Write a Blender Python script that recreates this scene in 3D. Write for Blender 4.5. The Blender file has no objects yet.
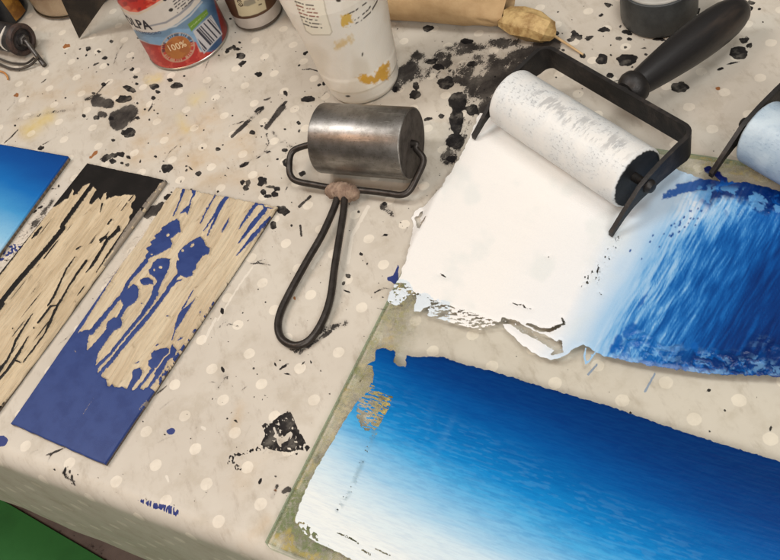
import bpy, bmesh, math, random
import numpy as np
from mathutils import Vector, Matrix

random.seed(4)
RNG = np.random.default_rng(7)
SC = bpy.context.scene
COL = SC.collection
PI = math.pi

# ------------------------------------------------------------------ camera
FPX, CX, CY = 900.0, 390.0, 280.0          # focal length and centre in photo pixels
_d = np.array([276.0, 656.0, 900.0]); _d /= np.linalg.norm(_d)
_Z = -_d
_Y = np.array([0, 0, 1.0]) - _d[2] * _d; _Y /= np.linalg.norm(_Y)
_X = np.cross(_Y, _Z)
RM = np.array([_X, _Y, _Z])                # world = RM @ cam (x right, y down, z ahead)
CAMH = 0.52879


def ray(x, y):
    return RM @ np.array([(x - CX) / FPX, (y - CY) / FPX, 1.0])


def W(x, y, h=0.0):
    r = ray(x, y); t = (h - CAMH) / r[2]
    return np.array([0, 0, CAMH]) + t * r


def proj(P):
    c = (np.asarray(P, float) - [0, 0, CAMH]) @ RM
    return c[..., 0] / c[..., 2] * FPX + CX, c[..., 1] / c[..., 2] * FPX + CY


cam = bpy.data.cameras.new('camera')
cam.sensor_width = 36.0; cam.lens = FPX / 780.0 * 36.0
cam.clip_start = 0.01; cam.clip_end = 50.0
co = bpy.data.objects.new('camera', cam); COL.objects.link(co)
M = Matrix.Identity(4)
for i in range(3):
    M[i][0] = RM[i, 0]; M[i][1] = -RM[i, 1]; M[i][2] = -RM[i, 2]
M[2][3] = CAMH
co.matrix_world = M
SC.camera = co


# ------------------------------------------------------------------ numpy noise and masks
def _h(ix, iy, s):
    n = (ix.astype(np.int64) * 374761393 + iy.astype(np.int64) * 668265263 + s * 1442695041) & 0xffffffff
    n = ((n ^ (n >> 13)) * 1274126177) & 0xffffffff
    n = n ^ (n >> 16)
    return (n & 0xffff) / 65535.0


def vn(x, y, s=0):
    xi = np.floor(x); yi = np.floor(y); fx = x - xi; fy = y - yi
    fx = fx * fx * (3 - 2 * fx); fy = fy * fy * (3 - 2 * fy)
    a = _h(xi, yi, s); b = _h(xi + 1, yi, s); c = _h(xi, yi + 1, s); d = _h(xi + 1, yi + 1, s)
    return (a * (1 - fx) + b * fx) * (1 - fy) + (c * (1 - fx) + d * fx) * fy


def fbm(x, y, s=0, o=4):
    v = 0; a = .5; t = 0
    for k in range(o):
        v = v + a * vn(x, y, s + k * 17); t += a; a *= .5; x = x * 2.03 + 5.1; y = y * 2.03 + 9.7
    return v / t


def sst(a, b, x):
    t = np.clip((x - a) / (b - a), 0, 1)
    return t * t * (3 - 2 * t)


def seg_d(x, y, a, b):
    ax, ay = a; bx, by = b; dx, dy = bx - ax, by - ay
    t = np.clip(((x - ax) * dx + (y - ay) * dy) / (dx * dx + dy * dy + 1e-9), 0, 1)
    return np.hypot(x - ax - t * dx, y - ay - t * dy), t


def sd_poly(x, y, pts, pad=10.0):
    """signed distance (positive inside), -pad far away"""
    out = np.full(x.shape, -float(pad))
    P = np.array(pts, float)
    m = (x > P[:, 0].min() - pad) & (x < P[:, 0].max() + pad) & (y > P[:, 1].min() - pad) & (y < P[:, 1].max() + pad)
    if not m.any():
        return out
    xx, yy = x[m], y[m]
    D = np.full(xx.shape, 1e9); ins = np.zeros(xx.shape, bool)
    n = len(P)
    for i in range(n):
        a, b = P[i], P[(i + 1) % n]
        D = np.minimum(D, seg_d(xx, yy, a, b)[0])
        c = (a[1] > yy) != (b[1] > yy)
        xin = (b[0] - a[0]) * (yy - a[1]) / (b[1] - a[1] + 1e-12) + a[0]
        ins ^= c & (xx < xin)
    out[m] = np.where(ins, D, -D)
    return np.maximum(out, -pad)


def sd_stroke(x, y, pts, rs, pad=10.0):
    """polyline with a radius per point, positive inside"""
    out = np.full(x.shape, -float(pad))
    if not hasattr(rs, '__len__'):
        rs = [rs] * len(pts)
    P = np.array(pts, float); e = pad + max(rs)
    m = (x > P[:, 0].min() - e) & (x < P[:, 0].max() + e) & (y > P[:, 1].min() - e) & (y < P[:, 1].max() + e)
    if not m.any():
        return out
    xx, yy = x[m], y[m]; v = np.full(xx.shape, -float(pad))
    for i in range(len(P) - 1):
        d, t = seg_d(xx, yy, P[i], P[i + 1])
        v = np.maximum(v, rs[i] * (1 - t) + rs[i + 1] * t - d)
    out[m] = v
    return out


def sd_blob(x, y, cx, cy, rx, ry=None, ang=0.0, rough=.22, seed=0, pad=10.0):
    ry = ry or rx
    out = np.full(x.shape, -float(pad)); e = max(rx, ry) * 1.5 + pad
    m = (abs(x - cx) < e) & (abs(y - cy) < e)
    if not m.any():
        return out
    a = math.radians(ang); dx = x[m] - cx; dy = y[m] - cy
    u = dx * math.cos(a) + dy * math.sin(a); v = -dx * math.sin(a) + dy * math.cos(a)
    rho = np.hypot(u / rx, v / ry); th = np.arctan2(v / ry, u / rx)
    k = 1 + rough * (2 * fbm(np.cos(th) * 1.4 + seed * 3.7 + 20, np.sin(th) * 1.4 + seed * 1.3 + 20, seed, 3) - 1)
    out[m] = np.maximum((k - rho) * min(rx, ry), -pad)
    return out


def off(o, s, pts):
    return [(o[0] + p[0] / s, o[1] + p[1] / s) for p in pts]


def lin(r, g, b, k=0.92):
    def f(c):
        c = c / 255.0
        return (c / 12.92 if c <= .04045 else ((c + .055) / 1.055) ** 2.4) * k
    return (f(r), f(g), f(b))


LIN = lambda c: np.array(lin(*c, .80))


def ramp(t, stops):
    xs = [s[0] for s in stops]; cs = np.array([lin(*s[1], .80) for s in stops])
    return np.stack([np.interp(t, xs, cs[:, i]) for i in range(3)], -1)


def mixc(A, B, m):
    m = np.asarray(m)[..., None]
    return A * (1 - m) + np.asarray(B) * m


# ------------------------------------------------------------------ objects, tags
def link(o, parent=None):
    COL.objects.link(o)
    if parent is not None:
        o.parent = parent
    return o


def tag(o, label=None, cat=None, group=None, kind=None):
    if label: o['label'] = label
    if cat: o['category'] = cat
    if group: o['group'] = group
    if kind: o['kind'] = kind
    return o


def empty(name, loc, rz=0.0):
    o = bpy.data.objects.new(name, None); o.empty_display_size = .01
    o.location = loc; o.rotation_euler = (0, 0, rz)
    return link(o)


def raw_mesh(name, V, Fq, mat, parent=None, smooth=True, attrs=None, cols=None):
    me = bpy.data.meshes.new(name)
    V = np.ascontiguousarray(V, np.float32); Fq = np.ascontiguousarray(Fq, np.int32)
    me.vertices.add(len(V)); me.vertices.foreach_set('co', V.ravel())
    me.loops.add(Fq.size); me.loops.foreach_set('vertex_index', Fq.ravel())
    me.polygons.add(len(Fq)); me.polygons.foreach_set('loop_start', np.arange(0, Fq.size, Fq.shape[1], dtype=np.int32))
    me.update(calc_edges=True)
    me.polygons.foreach_set('use_smooth', np.full(len(Fq), smooth))
    for k, a in (attrs or {}).items():
        t = me.attributes.new(k, 'FLOAT', 'POINT'); t.data.foreach_set('value', np.ascontiguousarray(a, np.float32).ravel())
    for k, a in (cols or {}).items():
        t = me.attributes.new(k, 'FLOAT_VECTOR', 'POINT'); t.data.foreach_set('vector', np.ascontiguousarray(a, np.float32).ravel())
    me.materials.append(mat)
    return link(bpy.data.objects.new(name, me), parent)


def grid_faces(nu, nv):
    i = np.arange(nu * nv).reshape(nu, nv)
    return np.stack([i[:-1, :-1], i[1:, :-1], i[1:, 1:], i[:-1, 1:]], -1).reshape(-1, 4)


def bm_obj(name, bm, mat, parent=None, smooth=True, sharp=35):
    me = bpy.data.meshes.new(name); bmesh.ops.recalc_face_normals(bm, faces=bm.faces)
    for f in bm.faces: f.smooth = smooth
    if smooth:
        for e in bm.edges:
            if len(e.link_faces) == 2 and e.calc_face_angle(0) > math.radians(sharp): e.smooth = False
    bm.to_mesh(me); bm.free(); me.materials.append(mat)
    return link(bpy.data.objects.new(name, me), parent)


def lathe(bm, prof, mtx=None, n=56, cap=True):
    rings = []
    for r, z in prof:
        ring = []
        for k in range(n):
            a = 2 * PI * k / n
            v = Vector((r * math.cos(a), r * math.sin(a), z))
            ring.append(bm.verts.new(mtx @ v if mtx else v))
        rings.append(ring)
    for a, b in zip(rings[:-1], rings[1:]):
        for k in range(n):
            bm.faces.new((a[k], a[(k + 1) % n], b[(k + 1) % n], b[k]))
    if cap:
        bm.faces.new(rings[0][::-1]); bm.faces.new(rings[-1])


def axis_m(p, d):
    """matrix that takes local z to d, origin to p"""
    d = Vector(d).normalized()
    return Matrix.Translation(Vector(p)) @ d.to_track_quat('Z', 'Y').to_matrix().to_4x4()


def spline(pts, n=8):
    P = [Vector(p) for p in pts]; out = []
    for i in range(len(P) - 1):
        p0 = P[max(i - 1, 0)]; p1 = P[i]; p2 = P[i + 1]; p3 = P[min(i + 2, len(P) - 1)]
        for k in range(n):
            t = k / n
            out.append(.5 * ((2 * p1) + (p2 - p0) * t + (2 * p0 - 5 * p1 + 4 * p2 - p3) * t * t + (3 * p1 - p0 - 3 * p2 + p3) * t ** 3))
    out.append(P[-1])
    return [np.array(p) for p in out]


def tube(bm, pts, r, n=14, cap=True):
    pts = [Vector(p) for p in pts]
    rs = r if hasattr(r, '__len__') else [r] * len(pts)
    up = None; rings = []
    for i, p in enumerate(pts):
        t = (pts[min(i + 1, len(pts) - 1)] - pts[max(i - 1, 0)]).normalized()
        if up is None:
            up = t.orthogonal().normalized()
        up = (up - t * up.dot(t)).normalized(); s = t.cross(up)
        rings.append([bm.verts.new(p + rs[i] * (math.cos(2 * PI * k / n) * up + math.sin(2 * PI * k / n) * s)) for k in range(n)])
    for a, b in zip(rings[:-1], rings[1:]):
        for k in range(n):
            bm.faces.new((a[k], a[(k + 1) % n], b[(k + 1) % n], b[k]))
    if cap:
        bm.faces.new(rings[0][::-1]); bm.faces.new(rings[-1])


def prism(bm, pts, z0, z1):
    """vertical prism over a 2D outline"""
    a = [bm.verts.new((p[0], p[1], z0)) for p in pts]; b = [bm.verts.new((p[0], p[1], z1)) for p in pts]
    n = len(pts)
    bm.faces.new(a[::-1]); bm.faces.new(b)
    for i in range(n):
        bm.faces.new((a[i], a[(i + 1) % n], b[(i + 1) % n], b[i]))


def bevel(bm, w, seg=2, ang=30):
    es = [e for e in bm.edges if len(e.link_faces) == 2 and e.calc_face_angle(0) > math.radians(ang)]
    bmesh.ops.bevel(bm, geom=es, offset=w, segments=seg, affect='EDGES', profile=.5)


# ------------------------------------------------------------------ node helpers
class NT:
    def __init__(s, name):
        s.m = bpy.data.materials.new(name); s.m.use_nodes = True
        s.t = s.m.node_tree; s.t.nodes.clear()
        s.out = s.t.nodes.new('ShaderNodeOutputMaterial')

    def n(s, typ, **kw):
        d = s.t.nodes.new(typ)
        for k, v in kw.items():
            if k.startswith('i_'):
                s.inp(d, k[2:].replace('_', ' '), v)
            else:
                setattr(d, k, v)
        return d

    def inp(s, d, key, v):
        sk = d.inputs[key]
        if isinstance(v, bpy.types.NodeSocket): s.t.links.new(v, sk)
        elif hasattr(v, '__len__') and sk.type == 'RGBA' and len(v) == 3: sk.default_value = (*v, 1)
        else: sk.default_value = v

    def math(s, op, a, b=None, c=None, clamp=False):
        d = s.n('ShaderNodeMath', operation=op, use_clamp=clamp)
        for i, v in enumerate((a, b, c)):
            if v is not None: s.inp(d, i, v)
        return d.outputs[0]

    def vmath(s, op, a, b=None):
        d = s.n('ShaderNodeVectorMath', operation=op)
        s.inp(d, 0, a)
        if b is not None: s.inp(d, 1, b)
        return d.outputs['Value'] if op in ('DOT_PRODUCT', 'LENGTH') else d.outputs[0]

    def attr(s, name, vec=False):
        d = s.n('ShaderNodeAttribute', attribute_name=name)
        return d.outputs['Vector'] if vec else d.outputs['Fac']

    def coord(s, scale=None):
        c = s.n('ShaderNodeTexCoord').outputs['Object']
        return c if scale is None else s.vmath('MULTIPLY', c, scale)

    def noise(s, vec, scale, detail=4, rough=.55, dist=0.0):
        d = s.n('ShaderNodeTexNoise'); s.inp(d, 'Vector', vec)
        d.inputs['Scale'].default_value = scale; d.inputs['Detail'].default_value = detail
        d.inputs['Roughness'].default_value = rough; d.inputs['Distortion'].default_value = dist
        return d.outputs['Fac']

    def noise_rot(s, v):
        d = s.n('ShaderNodeVectorRotate', rotation_type='Z_AXIS'); s.inp(d, 'Vector', v); d.inputs['Angle'].default_value = .75
        return d.outputs[0]

    def step(s, v, a, b, lo=0.0, hi=1.0):
        d = s.n('ShaderNodeMapRange', interpolation_type='SMOOTHSTEP')
        for k, x in (('Value', v), ('From Min', a), ('From Max', b), ('To Min', lo), ('To Max', hi)): s.inp(d, k, x)
        return d.outputs[0]

    def mix(s, f, a, b):
        d = s.n('ShaderNodeMix', data_type='RGBA')
        s.inp(d, 0, f); s.inp(d, 6, a); s.inp(d, 7, b)
        return d.outputs[2]

    def bump(s, h, dist, strength=1.0):
        d = s.n('ShaderNodeBump'); s.inp(d, 'Height', h); d.inputs['Distance'].default_value = dist
        d.inputs['Strength'].default_value = strength
        return d.outputs[0]

    def bsdf(s, color, rough=.5, metal=0.0, normal=None, spec=.5, coat=0.0, out=True, **kw):
        d = s.n('ShaderNodeBsdfPrincipled')
        s.inp(d, 'Base Color', color); s.inp(d, 'Roughness', rough); s.inp(d, 'Metallic', metal)
        s.inp(d, 'Specular IOR Level', spec); s.inp(d, 'Coat Weight', coat)
        if normal is not None: s.inp(d, 'Normal', normal)
        for k, v in kw.items(): s.inp(d, k.replace('_', ' '), v)
        if out: s.t.links.new(d.outputs[0], s.out.inputs[0])
        return d.outputs[0]

    def surf(s, sh):
        s.t.links.new(sh, s.out.inputs[0])


def simple(name, c1, c2=None, rough=.5, metal=0.0, sc=60, bd=.0004, lo=.35, hi=.7, spec=.5, stretch=None, fine=900, rvar=.15):
    t = NT(name); v = t.coord(stretch)
    n1 = t.noise(v, sc, 5, .62); n2 = t.noise(v, fine, 3, .6)
    c2 = c2 or tuple(x * .6 for x in c1)
    colr = t.mix(t.step(n1, lo, hi), c1, c2)
    b = t.bump(t.math('ADD', n1, t.math('MULTIPLY', n2, .35)), bd)
    r = t.math('ADD', rough - rvar * .5, t.math('MULTIPLY', n1, rvar))
    t.bsdf(colr, r, metal, b, spec)
    return t.m

# ================================================================== the tablecloth
EA = np.array([-.30344, .39617]); EB = np.array([-.21713, .32056])       # two points of its front edge
ED = (EB - EA) / np.linalg.norm(EB - EA); EN = np.array([ED[1], -ED[0]])  # along the edge, outwards
EN = EN if EN[1] < 0 else -EN

BL = []   # ink blobs: x, y, rx, ry, angle (photo pixels)
for o, s, L in (
    ((0, 0), 3.9, [(343, 188, 12, 8, -20), (386, 200, 8, 6, 0), (335, 215, 6, 5, 0), (408, 225, 15, 8, -25), (375, 248, 14, 5, -25), (420, 250, 5, 5, 0),
                   (513, 270, 10, 7, -25), (433, 160, 8, 7, 0), (527, 300, 10, 7, 0), (403, 328, 10, 7, 0), (365, 362, 8, 6, 0), (505, 347, 28, 13, 20),
                   (482, 385, 30, 15, -10), (600, 335, 22, 12, 0), (662, 312, 10, 8, -20), (692, 332, 24, 15, -10), (615, 356, 10, 7, 0), (597, 381, 10, 8, 0),
                   (376, 457, 14, 10, -15), (325, 450, 9, 7, 0), (432, 460, 14, 10, 0), (502, 516, 32, 20, -8), (535, 458, 10, 7, 0),
                   (565, 425, 5, 5, 0), (600, 430, 4, 4, 0), (717, 294, 5, 4, 0), (56, 487, 5, 5, 0), (255, 380, 4, 4, 0), (440, 545, 8, 6, 0), (530, 325, 8, 5, 0),
                   (535, 400, 6, 5, 0), (537, 147, 5, 3, 0), (640, 3, 10, 5, 0)]),
    ((0, 140), 6.5, [(265, 48, 22, 15, -15), (378, 294, 9, 9, 0), (260, 435, 18, 10, -25), (228, 462, 16, 8, -30)]),
    ((80, 150), 6.5, [(170, 45, 30, 20, -20), (215, 30, 30, 18, 0), (265, 25, 30, 20, 0), (210, 70, 22, 20, 0), (150, 60, 18, 14, 0), (305, 92, 14, 12, 0), (315, 45, 18, 9, 20),
                      (270, 82, 12, 10, 0), (565, 118, 40, 33, -15), (768, 152, 18, 16, 0), (492, 43, 8, 7, 0), (540, 70, 8, 6, 0), (570, 305, 36, 20, -20),
                      (620, 285, 14, 4, -20), (592, 272, 7, 5, 0), (390, 70, 6, 14, 0), (655, 200, 4, 12, 20), (690, 130, 9, 8, 0), (690, 105, 8, 6, 0), (720, 118, 20, 7, 40)]),
    ((140, 60), 3.9, [(460, 53, 14, 10, 0), (398, 10, 16, 8, -25), (567, 127, 9, 12, 0), (655, 150, 26, 15, -10), (698, 95, 9, 7, 0), (718, 90, 8, 8, 0), (742, 98, 12, 5, 35),
                      (617, 245, 9, 8, 0), (620, 275, 6, 6, 0), (562, 168, 15, 6, -35), (465, 190, 25, 7, -32), (437, 282, 12, 9, 0), (474, 256, 8, 6, 0), (565, 350, 14, 9, 0),
                      (535, 385, 7, 6, 0), (573, 400, 16, 18, 0), (633, 440, 15, 11, -20), (303, 345, 10, 7, 0), (228, 442, 12, 9, -20), (410, 405, 22, 7, -33), (460, 377, 13, 3, -30),
                      (500, 357, 11, 3, -20), (400, 475, 10, 9, 0), (412, 495, 13, 8, 0), (424, 475, 7, 12, 0), (475, 465, 18, 13, 0), (117, 75, 12, 7, 0), (140, 98, 24, 14, -10), (67, 122, 10, 7, 0)]),
    ((160, 180), 6.5, [(532, 15, 16, 18, 0), (570, 15, 14, 24, 0), (555, 55, 22, 12, 0), (650, 20, 24, 16, 0), (668, 75, 20, 20, 30), (700, 100, 30, 14, 0), (745, 90, 26, 18, 0),
                       (760, 55, 24, 16, 0), (720, 40, 34, 10, 0), (685, 15, 12, 12, 0), (735, 290, 22, 25, 0), (770, 190, 22, 24, 0), (495, 158, 10, 11, 0), (375, 73, 9, 9, 0)]),
    ((200, 180), 3.9, [(325, 120, 21, 20, 0), (285, 177, 13, 14, 0), (720, 90, 10, 8, 0), (618, 122, 6, 6, 0), (577, 372, 12, 10, 30), (570, 432, 18, 4, 22), (560, 400, 6, 10, 30),
                       (85, 508, 7, 13, -10), (355, 175, 6, 5, 0), (628, 288, 8, 8, 0), (165, 516, 5, 4, 0), (720, 215, 14, 4, -15)]),
    ((220, 300), 3.9, [(245, 260, 28, 5, -33), (262, 287, 18, 4, 10), (325, 243, 10, 4, -40), (353, 240, 4, 8, 0), (10, 270, 7, 14, -25), (60, 470, 8, 5, 30), (215, 250, 4, 10, -30), (130, 265, 5, 4, 0)]),
    ((160, 380), 4.0, [(400, 402, 7, 15, 20), (462, 385, 6, 5, 0), (303, 165, 9, 4, 30), (268, 153, 6, 4, 0), (283, 130, 4, 3, 0), (235, 208, 4, 3, 0), (545, 293, 7, 5, 0), (505, 460, 3, 3, 0)]),
    ((390, 20), 3.9, [(220, 245, 38, 29, -10), (150, 30, 24, 13, -10), (95, 290, 24, 17, -10), (100, 255, 14, 18, 0), (318, 350, 27, 27, 0), (265, 320, 34, 42, 10), (262, 390, 30, 60, 5), (200, 375, 12, 10, 0), (255, 475, 36, 38, 0),
                      (190, 180, 26, 15, 0), (318, 170, 22, 13, 0), (300, 80, 24, 13, 0), (150, 385, 20, 7, -10), (20, 268, 12, 12, 0), (720, 60, 18, 12, -20), (738, 65, 13, 10, 0), (704, 75, 14, 9, 0), (716, 45, 12, 7, 0), (675, 115, 8, 6, 0),
                      (648, 50, 15, 9, -10), (752, 140, 12, 8, 0), (775, 68, 14, 7, -30), (560, 153, 14, 9, 0), (240, 540, 22, 14, 0), (160, 160, 26, 12, -20)]),
    ((580, 0), 3.9, [(108, 17, 14, 10, 0), (82, 57, 10, 6, 0), (92, 114, 24, 12, -5), (183, 124, 22, 12, 15), (35, 143, 18, 8, -20), (150, 147, 14, 8, 0), (192, 152, 12, 7, 0), (178, 183, 8, 6, 0),
                     (85, 230, 26, 22, -30), (180, 232, 40, 27, -8), (116, 294, 14, 11, 0), (257, 210, 8, 5, 0), (250, 186, 14, 3, -10), (10, 214, 13, 9, 0), (145, 312, 24, 3, -12),
                     (388, 338, 34, 23, 0), (620, 205, 38, 25, -5), (640, 155, 18, 13, 0), (660, 177, 16, 11, -15), (548, 267, 14, 6, -15), (600, 243, 32, 4, -12), (670, 8, 16, 11, 0),
                     (668, 30, 12, 9, 0), (700, 33, 7, 5, 0), (320, 150, 16, 7, 20), (300, 150, 18, 5, 0), (462, 42, 6, 14, 20), (715, 82, 4, 3, 0), (3, 140, 7, 9, 0), (158, 100, 6, 6, 0), (715, 83, 4, 4, 0)]),
    ((220, 0), 3.9, [(80, 215, 18, 13, -15), (88, 243, 16, 8, -25), (40, 188, 18, 7, -20), (65, 190, 14, 8, 10), (75, 163, 6, 5, 0), (150, 288, 13, 10, 0), (40, 70, 5, 4, 0), (333, 205, 14, 7, -35), (308, 253, 7, 4, -20), (27, 200, 10, 5, 0), (55, 180, 8, 6, 0)]),
    ((0, 460), 5.57, [(295, 45, 12, 9, 20), (360, 45, 9, 14, 20), (350, 78, 9, 20, -10), (398, 112, 5, 15, -15), (372, 115, 4, 14, -30), (432, 88, 4, 8, 0), (638, 180, 4, 8, 0), (545, 100, 5, 5, 0)]),
    ((580, 320), 3.9, [(503, 273, 8, 7, 0), (565, 350, 6, 6, 0), (358, 368, 4, 4, 0), (505, 432, 5, 7, 0), (745, 420, 6, 14, 15), (690, 300, 3, 3, 0), (196, 360, 6, 5, 0)]),
):
    BL += [(o[0] + b[0] / s, o[1] + b[1] / s, b[2] / s, b[3] / s, b[4]) for b in L]
# fine spatter around the places where ink was thrown
for cx, cy, sx, sy, k in ((125, 85, 45, 25, 60), (150, 165, 45, 16, 40), (270, 110, 45, 30, 60), (240, 190, 40, 22, 40), (470, 80, 60, 40, 90), (605, 40, 32, 30, 60),
                          (250, 330, 60, 50, 40), (370, 250, 25, 40, 26), (220, 430, 60, 40, 40), (440, 180, 18, 16, 16), (740, 40, 20, 16, 10), (90, 250, 30, 40, 26), (225, 48, 14, 6, 14)):
    for _ in range(k):
        r = .35 + .75 * random.random() ** 2.5
        BL.append((random.gauss(cx, sx), random.gauss(cy, sy), r * random.uniform(.8, 1.5), r, random.uniform(-50, 20)))
for _ in range(520):
    r = random.uniform(.28, .62)
    BL.append((random.uniform(0, 780), random.uniform(0, 540), r * random.uniform(1, 1.8), r, random.uniform(-60, 30)))

SMEAR = [  # rubbed-in printing ink: points, radii, strength
    ([(552, 42), (532, 55), (503, 69), (489, 86), (484, 112)], [8, 12, 12, 10, 6], .72),
    ([(417, 56), (406, 73), (395, 88)], [6, 8, 5], .64),
    ([(420, 58), (446, 52), (474, 44), (520, 42)], [8, 8, 7, 6], .47),
    ([(478, 84), (458, 126), (450, 158)], [13, 13, 10], .47),
    ([(424, 70), (465, 72), (490, 62)], [14, 16, 14], .46),
    ([(118, 120), (130, 112)], [9, 7], .80), ([(96, 101), (110, 103)], [5, 4], .7), ([(100, 114), (104, 115)], [3, 3], .6),
    ([(266, 127), (283, 106)], [2, 3], .6), ([(232, 136), (262, 108)], [1.5, 2], .55), ([(240, 166), (285, 140)], [1.5, 1], .45), ([(273, 132), (280, 143), (292, 146)], [2, 3, 2], .42),
    ([(148, 213), (162, 207)], [5, 5], .72), ([(63, 472), (66, 478), (72, 482)], [3, 2, 2], .5),
    ([(320, 330), (345, 322)], [5, 4], .42), ([(280, 337), (300, 352)], [3, 6], .38), ([(228, 310), (222, 325), (226, 340)], [5, 5, 5], .33), ([(224, 377), (218, 386)], [5, 4], .36),
    ([(283, 491), (288, 489)], [2, 3], .55), ([(277, 485), (272, 497)], [2, 2], .45), ([(300, 352), (330, 331)], [2, 2], .5), ([(440, 192), (428, 198)], [3, 2], .4),
    ([(310, 196), (299, 206)], [1.2, 1.2], .62), ([(300, 225), (301, 235)], [1, 1], .62), ([(383, 206), (392, 214)], [4, 3], .5), ([(52, 200), (44, 212), (28, 232)], [3, 4, 3], .45),
    ([(0, 124), (34, 115), (80, 108)], [2, 2, 2], .36), ([(85, 98), (100, 96)], [3, 3], .4), ([(135, 68), (160, 75)], [3, 3], .3),
    ([(85, 235), (95, 250), (92, 268)], [4, 4, 3], .42), ([(205, 118), (180, 140)], [2, 2], .32), ([(730, 100), (715, 128)], [2, 2], .22)]
for _ in range(90):                                     # hairline scuffs
    x0, y0 = random.uniform(0, 420), random.uniform(60, 520); a0 = random.gauss(-.7, .45); l0 = random.uniform(5, 22)
    b0 = a0 + random.gauss(0, .4)
    SMEAR.append(([(x0, y0), (x0 + l0 * .5 * math.cos(a0), y0 + l0 * .5 * math.sin(a0)), (x0 + l0 * .5 * (math.cos(a0) + math.cos(b0)), y0 + l0 * .5 * (math.sin(a0) + math.sin(b0)))],
                  [.5, random.uniform(.5, .9), .4], random.uniform(.34, .56)))
STAMP = [(261, 425), (265, 422.5), (270, 423), (278, 416), (289, 410), (292, 414), (296, 425), (303, 437), (310, 447.5), (307, 451), (298, 449), (290, 452), (282, 451), (270, 449), (260, 444), (262, 440), (265, 434)]
TAN = [([(140, 150), (175, 138), (210, 122)], 16, .6), ([(190, 165), (240, 145)], 18, .5), ([(20, 130), (45, 118)], 13, .35), ([(150, 80), (162, 72)], 6, .35), ([(40, 95), (90, 90), (150, 112)], 22, .3),
       ([(198, 178), (260, 178)], 12, .35), ([(234, 430), (240, 405)], 6, .3), ([(258, 455), (235, 490)], 12, .2), ([(268, 520), (240, 545)], 8, .25)]
YEL = [([(28, 130), (48, 117)], 9, .55), ([(195, 100), (200, 96)], 8, .5), ([(148, 80), (158, 77)], 5, .75), ([(180, 118), (186, 130)], 6, .35), ([(14, 8), (18, 12)], 3, .3)]


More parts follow.
